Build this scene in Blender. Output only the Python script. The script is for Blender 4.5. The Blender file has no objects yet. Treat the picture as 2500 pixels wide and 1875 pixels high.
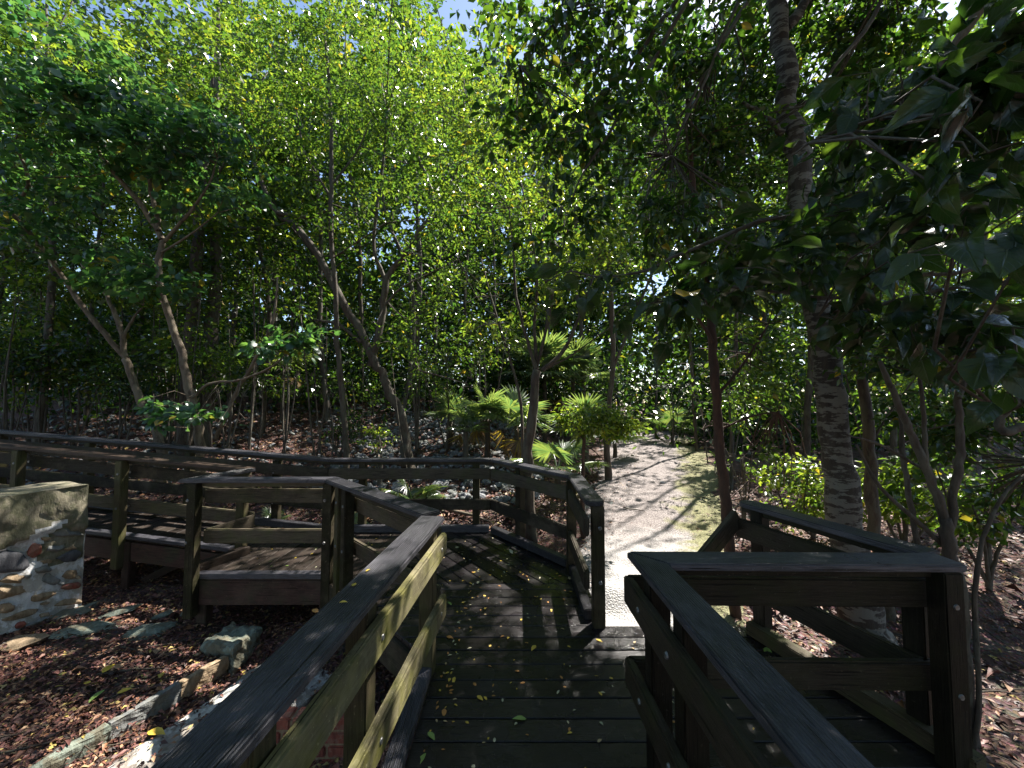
import bpy, bmesh, math, random
import numpy as np
from mathutils import Vector, Matrix
random.seed(7); rng = np.random.default_rng(7)
S = bpy.context.scene; COL = S.collection
F = 930.0; CX, CY = 1250.0, 937.5; TILT = math.atan(44.5/930.0); H = 1.70
ct, st = math.cos(TILT), math.sin(TILT)
SUN_AZ, SUN_EL = math.radians(42), math.radians(52)      # azimuth measured from +Y towards +X
SUN = np.array([math.cos(SUN_EL)*math.sin(SUN_AZ), math.cos(SUN_EL)*math.cos(SUN_AZ), math.sin(SUN_EL)])

def ray(px, py):
    u = (px-CX)/F; v = -(py-CY)/F
    return Vector((u, ct-st*v, st+ct*v))
def PZ(px, py, z):
    d = ray(px, py); k = (z-H)/d.z
    return Vector((d.x*k, d.y*k, z))
def PY(px, py, Y):
    d = ray(px, py); k = Y/d.y
    return Vector((d.x*k, Y, H+d.z*k))
def D(x, y, Y): return PY(x*1.1302, y*1.1302, Y)
def project(P):
    y = P[:, 1]; z = P[:, 2]-H
    yc = ct*y+st*z; zc = -st*y+ct*z
    yc = np.where(yc < 0.05, 0.05, yc)
    return CX+F*P[:, 0]/yc, CY-F*zc/yc, yc

# ------------------------------------------------------------------ terrain
def ss(a, b, x):
    t = np.clip((x-a)/(b-a), 0, 1); return t*t*(3-2*t)
def gz(x, y):
    x = np.asarray(x, float); y = np.asarray(y, float)
    far = -0.07+0.032*np.clip(y-5, 0, 40)
    bank = -0.30+0.24*np.clip(y-5.1, 0, 9)*ss(5.0, 7.0, y)**.5+0.05*np.clip(y-14, 0, 30)
    wl = ss(1.4, -1.6, x-0.10*(y-6))
    z = far*(1-wl)+bank*wl*ss(4.3, 6.2, y)+wl*(1-ss(4.3, 6.2, y))*(-0.50)
    # hollow beside and under the boardwalk
    fl = ss(-0.1, -0.9, x)*ss(5.0, 4.0, y)
    z = z*(1-fl)+fl*(-0.52)
    xk = -2.49+.37*(y-3.4)
    tr = ss(xk-.05, xk+.05, x)*ss(3.75, 3.5, y)
    z = z-0.13*tr
    ud = ss(2.95, 2.80, y)*ss(-1.2, -0.8, x)
    z = z*(1-ud)+ud*(-0.42)
    r = ss(1.9, 2.6, x)*ss(4.4, 2.6, y)
    z = z*(1-r)+r*(-0.33)
    z = z+0.02*np.sin(x*2.3+y*1.1)+0.015*np.sin(x*5.1-y*3.7)+0.008*np.sin(x*11+y*13)
    return z
def g(x, y): return float(gz(x, y))

# ------------------------------------------------------------------ tagging
def tag(o, label=None, cat=None, group=None, kind=None):
    if label: o['label'] = label
    if cat: o['category'] = cat
    if group: o['group'] = group
    if kind: o['kind'] = kind
    return o
def thing(name, label, cat, loc=(0, 0, 0), group=None):
    o = bpy.data.objects.new(name, None); COL.objects.link(o); o.location = loc; o.empty_display_size = .1
    return tag(o, label, cat, group)
def link(name, me, parent=None, mat=None, world=None):
    """world = Matrix placing the mesh in the world; parents are translated only"""
    o = bpy.data.objects.new(name, me); COL.objects.link(o)
    if mat is not None:
        for m in (mat if isinstance(mat, (list, tuple)) else [mat]): me.materials.append(m)
    W = world or Matrix.Identity(4)
    if parent is not None:
        o.parent = parent
        W = Matrix.Translation(parent_loc(parent)).inverted() @ W if parent.type == 'EMPTY' else parent_world(parent).inverted() @ W
    o.matrix_basis = W
    return o
def parent_loc(p): return p.location
def parent_world(p):
    M = p.matrix_basis.copy(); q = p.parent
    while q is not None: M = q.matrix_basis @ M; q = q.parent
    return M

# ------------------------------------------------------------------ materials
def newmat(name):
    m = bpy.data.materials.new(name); m.use_nodes = True
    nt = m.node_tree; nt.nodes.clear()
    out = nt.nodes.new('ShaderNodeOutputMaterial')
    return m, nt, out
def N(nt, t, **kw):
    n = nt.nodes.new(t)
    for k, v in kw.items(): setattr(n, k, v)
    return n
def ramp(nt, fac, stops):
    r = N(nt, 'ShaderNodeValToRGB'); e = r.color_ramp.elements
    e[0].position, e[0].color = stops[0][0], (*stops[0][1], 1)
    e[1].position, e[1].color = stops[-1][0], (*stops[-1][1], 1)
    for p, c in stops[1:-1]:
        x = e.new(p); x.color = (*c, 1)
    nt.links.new(fac, r.inputs[0]); return r.outputs[0]
def noise(nt, vec, scale, detail=4, rough=.6, sc=None):
    if sc is not None:
        mp = N(nt, 'ShaderNodeMapping'); mp.inputs['Scale'].default_value = sc
        nt.links.new(vec, mp.inputs[0]); vec = mp.outputs[0]
    n = N(nt, 'ShaderNodeTexNoise'); n.inputs['Scale'].default_value = scale
    n.inputs['Detail'].default_value = detail; n.inputs['Roughness'].default_value = rough
    nt.links.new(vec, n.inputs['Vector']); return n.outputs['Fac']
def mixc(nt, fac, a, b, mode='MIX'):
    m = N(nt, 'ShaderNodeMix', data_type='RGBA', blend_type=mode)
    if isinstance(fac, float): m.inputs[0].default_value = fac
    else: nt.links.new(fac, m.inputs[0])
    for i, s in ((6, a), (7, b)):
        if isinstance(s, tuple): m.inputs[i].default_value = (*s, 1)
        else: nt.links.new(s, m.inputs[i])
    return m.outputs[2]
def bump(nt, h, strength, dist):
    b = N(nt, 'ShaderNodeBump'); b.inputs['Strength'].default_value = strength; b.inputs['Distance'].default_value = dist
    nt.links.new(h, b.inputs['Height']); return b.outputs[0]
def mth(nt, op, a, b=0.5, clamp=False):
    m = N(nt, 'ShaderNodeMath', operation=op, use_clamp=clamp)
    for i, s in ((0, a), (1, b)):
        if isinstance(s, (int, float)): m.inputs[i].default_value = s
        else: nt.links.new(s, m.inputs[i])
    return m.outputs[0]

def wood(name, dark, light, algae, algae_amt, r0, r1, bstr=.5, wet=0.0, ribs=0.0, spec=.16):
    m, nt, out = newmat(name)
    tc = N(nt, 'ShaderNodeTexCoord'); oi = N(nt, 'ShaderNodeObjectInfo')
    v = N(nt, 'ShaderNodeVectorMath', operation='ADD'); cmb = N(nt, 'ShaderNodeCombineXYZ')
    nt.links.new(mth(nt, 'MULTIPLY', oi.outputs['Random'], 37.0), cmb.inputs[0])
    nt.links.new(mth(nt, 'MULTIPLY', oi.outputs['Random'], 11.0), cmb.inputs[1])
    nt.links.new(tc.outputs['Object'], v.inputs[0]); nt.links.new(cmb.outputs[0], v.inputs[1])
    vec = v.outputs[0]
    grain = noise(nt, vec, 9, 6, .65, (1.0, 22, 22))
    fine = noise(nt, vec, 30, 4, .7, (1.2, 14, 14))
    blot = noise(nt, vec, 5, 5, .6)
    c = ramp(nt, grain, [(.30, dark), (.72, light)])
    c = mixc(nt, mth(nt, 'MULTIPLY', ramp(nt, blot, [(.45, (0, 0, 0)), (.68, (1, 1, 1))]), algae_amt), c, algae)
    hv = mth(nt, 'ADD', mth(nt, 'MULTIPLY', oi.outputs['Random'], 1.2), .45)
    hm = N(nt, 'ShaderNodeHueSaturation'); nt.links.new(hv, hm.inputs['Value']); nt.links.new(c, hm.inputs['Color'])
    crk = noise(nt, vec, 5, 3, .5, (.5, 26, 26)); wrn = noise(nt, vec, 2.2, 5, .7)
    c1 = mixc(nt, mth(nt, 'MULTIPLY', ramp(nt, wrn, [(.50, (0, 0, 0)), (.66, (1, 1, 1))]), .45), hm.outputs[0], tuple(k*1.35+.012 for k in light))
    c1 = mixc(nt, mth(nt, 'MULTIPLY', ramp(nt, crk, [(.655, (0, 0, 0)), (.67, (1, 1, 1))]), .9), c1, (.003, .0025, .002))
    spk = noise(nt, vec, 70, 2, .5)
    c2 = mixc(nt, ramp(nt, spk, [(.66, (0, 0, 0)), (.74, (.55, .55, .55))]), c1, tuple(min(1, k*1.8+.02) for k in light))
    b = N(nt, 'ShaderNodeBsdfPrincipled'); nt.links.new(c2, b.inputs['Base Color']); b.inputs['Specular IOR Level'].default_value = spec
    rg = mth(nt, 'ADD', mth(nt, 'MULTIPLY', noise(nt, vec, 2.3, 4, .6), (r1-r0)*2), r0-(r1-r0)*.5, True)
    if wet > 0:
        w = ramp(nt, noise(nt, tc.outputs['Object'], 3.1, 3, .55), [(.50, (1, 1, 1)), (.62, (1-wet,)*3)])
        rg = mth(nt, 'MULTIPLY', rg, w)
    nt.links.new(rg, b.inputs['Roughness'])
    h = mth(nt, 'ADD', grain, mth(nt, 'MULTIPLY', fine, .5)); h = mth(nt, 'SUBTRACT', h, mth(nt, 'MULTIPLY', ramp(nt, crk, [(.645, (0, 0, 0)), (.67, (1, 1, 1))]), 1.5))
    if ribs:
        sp = N(nt, 'ShaderNodeSeparateXYZ'); nt.links.new(tc.outputs['Object'], sp.inputs[0])
        wv = mth(nt, 'SINE', mth(nt, 'ADD', mth(nt, 'MULTIPLY', sp.outputs[1], 2*math.pi/.0095), mth(nt, 'MULTIPLY', blot, 5.0)))
        h = mth(nt, 'ADD', h, mth(nt, 'MULTIPLY', wv, ribs))
    nt.links.new(bump(nt, h, bstr, .004), b.inputs['Normal'])
    nt.links.new(b.outputs[0], out.inputs[0]); return m

M_DECK = wood('wet_deck_timber', (.0045, .004, .0045), (.018, .015, .0165), (.010, .0095, .0085), .4, .13, .50, .5, wet=.85, spec=.36)
M_DECK2 = wood('dry_deck_timber', (.009, .007, .006), (.042, .031, .025), (.02, .019, .013), .4, .3, .65, .5, wet=.3)
M_CAP = wood('cap_timber', (.008, .0078, .0095), (.085, .082, .095), (.03, .034, .03), .3, .24, .46, .9, ribs=.55, spec=.30)
M_CAPR = wood('cap_timber_red', (.012, .010, .009), (.058, .038, .028), (.03, .03, .02), .3, .3, .6, .8, ribs=.25)
M_POST = wood('post_timber', (.017, .014, .008), (.075, .060, .034), (.042, .048, .014), .8, .5, .8, .6)
M_WETP_SH = wood('shaded_wet_post_timber', (.006, .005, .004), (.032, .026, .017), (.020, .022, .009), .6, .35, .7, .6)  # wet posts, darkened further to carry the shade on the right railings
M_WETR_SH = wood('shaded_wet_rail_timber', (.008, .007, .005), (.046, .036, .024), (.026, .028, .011), .7, .35, .7, .7)  # wet rails with the shade of the right side put into the colour
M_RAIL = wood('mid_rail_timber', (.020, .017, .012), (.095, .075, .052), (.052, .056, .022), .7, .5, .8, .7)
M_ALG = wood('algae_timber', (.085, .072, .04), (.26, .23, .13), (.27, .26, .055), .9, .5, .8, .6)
M_RED = wood('fascia_timber', (.016, .010, .009), (.075, .042, .033), (.04, .042, .024), .7, .5, .8, .6)

def simple(name, col, rough=.6, metal=0, nscale=30, var=.4, bstr=.3):
    m, nt, out = newmat(name); tc = N(nt, 'ShaderNodeTexCoord')
    n = noise(nt, tc.outputs['Object'], nscale, 5, .65)
    c = ramp(nt, n, [(.3, tuple(k*(1-var) for k in col)), (.7, tuple(min(1, k*(1+var)) for k in col))])
    b = N(nt, 'ShaderNodeBsdfPrincipled'); nt.links.new(c, b.inputs['Base Color'])
    b.inputs['Roughness'].default_value = rough; b.inputs['Metallic'].default_value = metal
    nt.links.new(bump(nt, n, bstr, .01), b.inputs['Normal']); nt.links.new(b.outputs[0], out.inputs[0]); return m
M_BOLT = simple('galvanised_bolt', (.20, .20, .195), .45, .7, 60, .3)

def bark(name, a, bcol, patch=None, pamt=.5, psc=(1, 1, .35), pn=9, rough=.85):
    m, nt, out = newmat(name); ge = N(nt, 'ShaderNodeNewGeometry'); pos = ge.outputs['Position']
    n1 = noise(nt, pos, 22, 6, .7, (1, 1, .25)); n2 = noise(nt, pos, 60, 4, .7)
    c = ramp(nt, n1, [(.32, a), (.68, bcol)])
    if patch:
        n3 = noise(nt, pos, pn, 5, .68, psc)
        c = mixc(nt, mth(nt, 'MULTIPLY', ramp(nt, n3, [(.49, (0, 0, 0)), (.53, (1, 1, 1))]), pamt), c, patch)
    b = N(nt, 'ShaderNodeBsdfPrincipled'); nt.links.new(c, b.inputs['Base Color']); b.inputs['Roughness'].default_value = rough
    nt.links.new(bump(nt, mth(nt, 'ADD', n1, mth(nt, 'MULTIPLY', n2, .4)), .8, .015), b.inputs['Normal'])
    nt.links.new(b.outputs[0], out.inputs[0]); return m
B_PALE = bark('pale_bark', (.055, .038, .026), (.17, .125, .083), (.21, .18, .125), .45)
B_DARK = bark('dark_bark', (.028, .022, .017), (.10, .078, .058), (.13, .13, .10), .4)
B_LICH = bark('lichen_bark', (.018, .014, .011), (.06, .048, .037), (.155, .15, .13), .9, (1, 1, 3.4), 6)
B_RUST = bark('rust_bark', (.022, .012, .008), (.10, .046, .026), (.05, .03, .02), .5)
B_GREY = bark('grey_brown_bark', (.026, .018, .013), (.095, .067, .046), (.10, .095, .065), .5)

def leafmat(name, refl, trans, tamt=.45, rough=.38, yellow=.018, veins=False):
    m, nt, out = newmat(name); ge = N(nt, 'ShaderNodeNewGeometry'); r = ge.outputs['Random Per Island']
    d = tuple(k*.55 for k in refl); l = (refl[0]*1.6, refl[1]*1.4, refl[2]*1.2)
    cr = ramp(nt, r, [(0, d), (.6, refl), (1-yellow, l), (1, (.30, .22, .02))])
    td = (trans[0]*.35, trans[1]*.55, trans[2]*.8)
    tr = ramp(nt, r, [(0, td), (.6, trans), (1-yellow, (trans[0]*1.35, trans[1]*1.1, trans[2])), (1, (.75, .55, .04))])
    bn = None
    if veins:
        uvn = N(nt, 'ShaderNodeUVMap', uv_map='leafuv'); sp = N(nt, 'ShaderNodeSeparateXYZ'); nt.links.new(uvn.outputs[0], sp.inputs[0])
        av = mth(nt, 'ABSOLUTE', sp.outputs[1], 0)
        rib = ramp(nt, av, [(0, (1, 1, 1)), (.022, (0, 0, 0))])
        sv = ramp(nt, mth(nt, 'SINE', mth(nt, 'MULTIPLY', mth(nt, 'SUBTRACT', sp.outputs[0], mth(nt, 'MULTIPLY', av, .8)), 50.0), 0), [(.86, (0, 0, 0)), (1, (.55, .55, .55))])
        vm = mth(nt, 'MAXIMUM', rib, sv)
        cr = mixc(nt, mth(nt, 'MULTIPLY', vm, .45), cr, (.11, .16, .07))
        ge2 = noise(nt, ge.outputs['Position'], 30, 3, .6); cr = mixc(nt, mth(nt, 'MULTIPLY', ramp(nt, ge2, [(.6, (0, 0, 0)), (.72, (1, 1, 1))]), .4), cr, (.07, .07, .03))
        tr = mixc(nt, mth(nt, 'MULTIPLY', vm, .5), tr, (.05, .09, .02))
        bn = bump(nt, mth(nt, 'MULTIPLY', vm, -1.0), .5, .004)
    b = N(nt, 'ShaderNodeBsdfPrincipled'); nt.links.new(cr, b.inputs['Base Color']); b.inputs['Roughness'].default_value = rough*.82
    if bn is not None: nt.links.new(bn, b.inputs['Normal'])
    b.inputs['Specular IOR Level'].default_value = .6
    t = N(nt, 'ShaderNodeBsdfTranslucent'); nt.links.new(tr, t.inputs[0])
    mx = N(nt, 'ShaderNodeMixShader'); mx.inputs[0].default_value = tamt
    nt.links.new(b.outputs[0], mx.inputs[1]); nt.links.new(t.outputs[0], mx.inputs[2]); nt.links.new(mx.outputs[0], out.inputs[0])
    return m
L_MID = leafmat('leaf_midgreen', (.030, .056, .016), (.20, .345, .028), .44, .30)
L_YEL = leafmat('leaf_yellowgreen', (.042, .070, .016), (.32, .46, .035), .47, .33)
L_DARK = leafmat('leaf_darkgreen', (.013, .028, .012), (.12, .25, .018), .36, .27, .02)
L_HEART = leafmat('leaf_bluegreen', (.036, .082, .046), (.17, .38, .06), .38, .36, .02)
L_NEAR = leafmat('leaf_glossy', (.013, .028, .016), (.09, .19, .016), .34, .30, .01, veins=True)
L_PALM = leafmat('leaf_palm', (.075, .105, .070), (.28, .42, .08), .38, .34, .03)
L_DEAD = leafmat('leaf_dead_palm', (.14, .085, .05), (.22, .14, .07), .25, .7, .0)

def litmat():
    m, nt, out = newmat('fallen_leaf_litter'); ge = N(nt, 'ShaderNodeNewGeometry')
    c = ramp(nt, ge.outputs['Random Per Island'], [(0, (.022, .011, .008)), (.4, (.078, .028, .022)), (.65, (.17, .066, .050)),
              (.84, (.25, .12, .055)), (.95, (.34, .22, .13)), (1, (.42, .33, .06))])
    b = N(nt, 'ShaderNodeBsdfPrincipled'); nt.links.new(c, b.inputs['Base Color']); b.inputs['Roughness'].default_value = .6
    nt.links.new(b.outputs[0], out.inputs[0]); return m
M_LITTER = litmat()

def groundmat():
    m, nt, out = newmat('woodland_soil'); ge = N(nt, 'ShaderNodeNewGeometry'); p = ge.outputs['Position']
    a = noise(nt, p, 28, 6, .75); b_ = noise(nt, p, 3, 4, .6); v = N(nt, 'ShaderNodeTexVoronoi'); v.inputs['Scale'].default_value = 34
    nt.links.new(p, v.inputs['Vector'])
    c = ramp(nt, a, [(.3, (.030, .015, .012)), (.5, (.085, .040, .030)), (.68, (.20, .125, .09))])
    c = mixc(nt, ramp(nt, b_, [(.45, (0, 0, 0)), (.65, (.6, .6, .6))]), c, (.13, .085, .07))
    c = mixc(nt, .35, c, v.outputs['Color'], 'OVERLAY')
    b = N(nt, 'ShaderNodeBsdfPrincipled'); nt.links.new(c, b.inputs['Base Color']); b.inputs['Roughness'].default_value = .9
    nt.links.new(bump(nt, mth(nt, 'ADD', a, v.outputs['Distance']), .9, .03), b.inputs['Normal'])
    nt.links.new(b.outputs[0], out.inputs[0]); return m
M_GROUND = groundmat()
def pathmat():
    m, nt, out = newmat('gravel_path'); ge = N(nt, 'ShaderNodeNewGeometry'); p = ge.outputs['Position']
    sx = N(nt, 'ShaderNodeSeparateXYZ'); nt.links.new(p, sx.inputs[0])
    a = noise(nt, p, 55, 5, .8); big = noise(nt, p, 2.2, 5, .65)
    v = N(nt, 'ShaderNodeTexVoronoi'); v.inputs['Scale'].default_value = 60; nt.links.new(p, v.inputs['Vector'])
    grav = ramp(nt, a, [(.32, (.22, .20, .19)), (.48, (.42, .405, .39)), (.7, (.68, .66, .64))])
    dirt = ramp(nt, a, [(.36, (.05, .040, .037)), (.5, (.18, .15, .14)), (.63, (.46, .41, .39))])
    moss = ramp(nt, a, [(.36, (.05, .048, .018)), (.62, (.30, .29, .12))])
    t = mth(nt, 'ADD', sx.outputs[1], mth(nt, 'MULTIPLY', big, 2.6))
    c = mixc(nt, ramp(nt, mth(nt, 'MULTIPLY', t, .1), [(.50, (0, 0, 0)), (.68, (1, 1, 1))]), grav, dirt)
    # moss along the right side of the path
    mx = mth(nt, 'SUBTRACT', sx.outputs[0], mth(nt, 'MULTIPLY', sx.outputs[1], .43))
    mo = mth(nt, 'MULTIPLY', mth(nt, 'ADD', mx, mth(nt, 'MULTIPLY', big, 1.8)), .7)
    c = mixc(nt, ramp(nt, mo, [(.60, (0, 0, 0)), (.78, (.9, .9, .9))]), c, moss)
    b = N(nt, 'ShaderNodeBsdfPrincipled'); nt.links.new(c, b.inputs['Base Color']); b.inputs['Roughness'].default_value = .9
    nt.links.new(bump(nt, mth(nt, 'ADD', a, v.outputs['Distance']), .8, .02), b.inputs['Normal'])
    nt.links.new(b.outputs[0], out.inputs[0]); return m
M_PATH = pathmat()
M_ROCK = bark('rubble_rock', (.07, .07, .075), (.27, .275, .29), (.06, .07, .045), .6, (1, 1, 1), 5, .85)
M_ROCKG = bark('green_stone', (.08, .095, .075), (.22, .25, .20), (.12, .09, .05), .6, (1, 1, 1), 7, .8)
M_MORTAR = bark('lime_mortar', (.42, .42, .42), (.68, .68, .68), (.34, .31, .26), .8, (1, 1, 1), 6, .9)
M_SLAB = bark('sunlit_pale_slab', (.20, .19, .17), (.60, .59, .55), (.14, .10, .07), .6, (1, 1, 1), 5, .9)  # pale ground, tone raised so the strip reads as sunlit
M_RENDER = bark('mossy_render', (.10, .088, .055), (.25, .22, .155), (.08, .085, .04), .6, (1, 1, 1), 7, .9)
M_STONEG = bark('grey_stone', (.09, .095, .09), (.22, .22, .21), (.14, .13, .08), .4, (1, 1, 1), 7, .8)
M_STONED = bark('dark_stone', (.035, .035, .042), (.11, .11, .12), None, .4, (1, 1, 1), 7, .8)
M_STONEB = bark('brown_stone', (.16, .11, .06), (.34, .25, .16), None, .4, (1, 1, 1), 7, .85)
M_BRICK = bark('old_brick', (.13, .028, .02), (.30, .085, .055), (.22, .17, .12), .35, (1, 1, 1), 14, .85)
M_PINK = bark('pink_masonry', (.30, .20, .16), (.52, .38, .31), (.36, .34, .28), .7, (1, 1, 1), 1.6, .9)

# ------------------------------------------------------------------ mesh helpers
def mesh_np(name, V, faces_flat, loop_tot, smooth=False, midx=None):
    me = bpy.data.meshes.new(name)
    nl = len(faces_flat); nf = len(loop_tot)
    me.vertices.add(len(V)); me.vertices.foreach_set('co', np.asarray(V, np.float32).ravel())
    me.loops.add(nl); me.loops.foreach_set('vertex_index', np.asarray(faces_flat, np.int32))
    me.polygons.add(nf); lt = np.asarray(loop_tot, np.int32)
    me.polygons.foreach_set('loop_start', np.concatenate([[0], np.cumsum(lt)[:-1]]).astype(np.int32))
    if smooth: me.polygons.foreach_set('use_smooth', np.ones(nf, bool))
    if midx is not None: me.polygons.foreach_set('material_index', np.asarray(midx, np.int32))
    me.update(calc_edges=True); return me
def frame(p0, p1, up=Vector((0, 0, 1))):
    x = (Vector(p1)-Vector(p0)).normalized(); y = Vector(up).cross(x)
    if y.length < 1e-4: y = Vector((0, 1, 0))
    y.normalize(); z = x.cross(y)
    M = Matrix((x, y, z)).transposed().to_4x4(); M.translation = (Vector(p0)+Vector(p1))/2
    return M
def prism_mesh(name, bot, top, bev=.004, seg=2):
    bm = bmesh.new(); n = len(bot)
    b = [bm.verts.new(p) for p in bot]; t = [bm.verts.new(p) for p in top]
    bm.faces.new(b[::-1]); bm.faces.new(t)
    for i in range(n): bm.faces.new((b[i], b[(i+1) % n], t[(i+1) % n], t[i]))
    bmesh.ops.recalc_face_normals(bm, faces=bm.faces)
    if bev: bmesh.ops.bevel(bm, geom=list(bm.edges), offset=bev, segments=seg, affect='EDGES', clamp_overlap=True)
    me = bpy.data.meshes.new(name); bm.to_mesh(me); bm.free()
    return me
def beam(name, p0, p1, w, h, mat, parent, bev=.006, up=(0, 0, 1), bow=0.0):
    """box along p0-p1, w = width across, h = height"""
    M = frame(p0, p1, Vector(up)); L = (Vector(p1)-Vector(p0)).length/2
    bm = bmesh.new(); bmesh.ops.create_cube(bm, size=1)
    for v in bm.verts: v.co = Vector((v.co.x*2*L, v.co.y*w, v.co.z*h))
    bmesh.ops.bevel(bm, geom=list(bm.edges), offset=bev, segments=2, affect='EDGES', clamp_overlap=True)
    me = bpy.data.meshes.new(name); bm.to_mesh(me); bm.free()
    return link(name, me, parent, mat, M)
def post(name, x, y, z0, z1, mat, parent, w=.09, rot=0):
    bm = bmesh.new(); bmesh.ops.create_cube(bm, size=1)
    for v in bm.verts: v.co = Vector((v.co.z*(z1-z0), v.co.x*w, v.co.y*w))
    bmesh.ops.bevel(bm, geom=list(bm.edges), offset=.006, segments=2, affect='EDGES')
    me = bpy.data.meshes.new(name); bm.to_mesh(me); bm.free()
    M = Matrix.Translation((x, y, (z0+z1)/2)) @ Matrix.Rotation(rot, 4, 'Z') @ Matrix.Rotation(-math.pi/2, 4, 'Y')
    return link(name, me, parent, mat, M)
def board2d(name, poly, z, th, axis, mat, parent, bev=.004, zf=None):
    """deck board from a 2D polygon; axis = unit direction of the grain"""
    c = Vector((sum(p[0] for p in poly)/len(poly), sum(p[1] for p in poly)/len(poly)))
    ax = Vector(axis).normalized(); ay = Vector((-ax.y, ax.x))
    zz = (zf(c.x) if zf else 0)+z
    loc = [((Vector(p)-c).dot(ax), (Vector(p)-c).dot(ay)) for p in poly]
    zs = [((zf(p[0]) if zf else 0)+z-zz) for p in poly]
    area = sum(loc[i][0]*loc[(i+1) % len(loc)][1]-loc[(i+1) % len(loc)][0]*loc[i][1] for i in range(len(loc)))
    if area < 0: loc = loc[::-1]; zs = zs[::-1]
    if abs(area) < .003: return None
    me = prism_mesh(name, [(a, b, s-th) for (a, b), s in zip(loc, zs)], [(a, b, s) for (a, b), s in zip(loc, zs)], bev, 1)
    M = Matrix.Identity(4); M[0][0], M[1][0] = ax.x, ax.y; M[0][1], M[1][1] = ay.x, ay.y
    M.translation = (c.x, c.y, zz)
    return link(name, me, parent, mat, M)
def clip(poly, n, d):
    out = []
    for i in range(len(poly)):
        a, b = poly[i], poly[(i+1) % len(poly)]
        da = a[0]*n[0]+a[1]*n[1]-d; db = b[0]*n[0]+b[1]*n[1]-d
        if da <= 0: out.append(a)
        if da*db < 0:
            t = da/(da-db); out.append((a[0]+t*(b[0]-a[0]), a[1]+t*(b[1]-a[1])))
    return out
def tube_geo(pts, rad, sides=7):
    pts = [Vector(p) for p in pts]; V = []; Fc = []
    prev = None
    for i, p in enumerate(pts):
        d = (pts[min(i+1, len(pts)-1)]-pts[max(i-1, 0)]).normalized()
        a = prev if prev is not None else (Vector((1, 0, 0)) if abs(d.x) < .8 else Vector((0, 1, 0)))
        u = (a-d*a.dot(d)).normalized(); v = d.cross(u); prev = u
        for k in range(sides):
            t = 2*math.pi*k/sides
            V.append(p+(u*math.cos(t)+v*math.sin(t))*rad[i])
    for i in range(len(pts)-1):
        for k in range(sides):
            a = i*sides+k; b = i*sides+(k+1) % sides
            Fc.append((a, b, b+sides, a+sides))
    V.append(pts[-1]); e = len(V)-1; o = (len(pts)-1)*sides
    for k in range(sides): Fc.append((o+k, o+(k+1) % sides, e))
    return V, Fc
def smooth_path(pts, rad, n=5, wob=.0, seed=0):
    P = [np.array(p, float) for p in pts]; R = list(rad); out = []; ro = []; rs = np.random.default_rng(seed+3)
    Q = [2*P[0]-P[1]]+P+[2*P[-1]-P[-2]]
    for i in range(len(P)-1):
        p0, p1, p2, p3 = Q[i:i+4]
        for k in range(n):
            t = k/n
            q = .5*((2*p1)+(-p0+p2)*t+(2*p0-5*p1+4*p2-p3)*t*t+(-p0+3*p1-3*p2+p3)*t**3)
            r = R[i]*(1-t)+R[i+1]*t
            if wob: q = q+rs.normal(0, wob*r, 3)
            out.append(q); ro.append(r*(1+rs.normal(0, .05)))
    out.append(P[-1]); ro.append(R[-1]); return out, ro
def tubes_mesh(name, items, sides=8, smooth=True):
    V = []; ff = []; lt = []
    for pts, rad in items:
        v, f = tube_geo(pts, rad, sides); o = len(V); V += [tuple(p) for p in v]
        for q in f: ff += [a+o for a in q]; lt.append(len(q))
    return mesh_np(name, np.array(V), ff, lt, smooth)

# leaf templates: verts (u along, v across, w up), faces
T_QUAD = (np.array([(0, 0, 0), (.42, -.5, .10), (1, 0, -.06), (.42, .5, .10)]), [(0, 1, 2, 3)])
T_FOLD = (np.array([(0, 0, 0), (.40, -.5, .12), (1, 0, -.10), (.40, .5, .12), (.45, 0, 0)]), [(0, 1, 4), (1, 2, 4), (2, 3, 4), (3, 0, 4)])
T_OVAL = (np.array([(0, 0, 0), (.28, 0, .02), (.62, 0, .01), (1.02, 0, -.14), (.10, .24, .03), (.32, .47, .11), (.62, .42, .10), (.84, .19, -.01),
                    (.10, -.24, .03), (.32, -.47, .11), (.62, -.42, .10), (.84, -.19, -.01)]),
          [(0, 1, 5, 4), (1, 2, 6, 5), (2, 3, 7, 6), (0, 8, 9, 1), (1, 9, 10, 2), (2, 10, 11, 3)])
T_HEART = (np.array([(0, 0, 0), (.35, 0, .02), (.70, 0, 0), (1, 0, -.14), (-.12, .26, .05), (.12, .52, .09), (.50, .48, .07), (.80, .22, -.03),
                     (-.12, -.26, .05), (.12, -.52, .09), (.50, -.48, .07), (.80, -.22, -.03)]),
           [(0, 1, 5, 4), (1, 2, 6, 5), (2, 3, 7, 6), (0, 8, 9, 1), (1, 9, 10, 2), (2, 10, 11, 3)])
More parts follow.
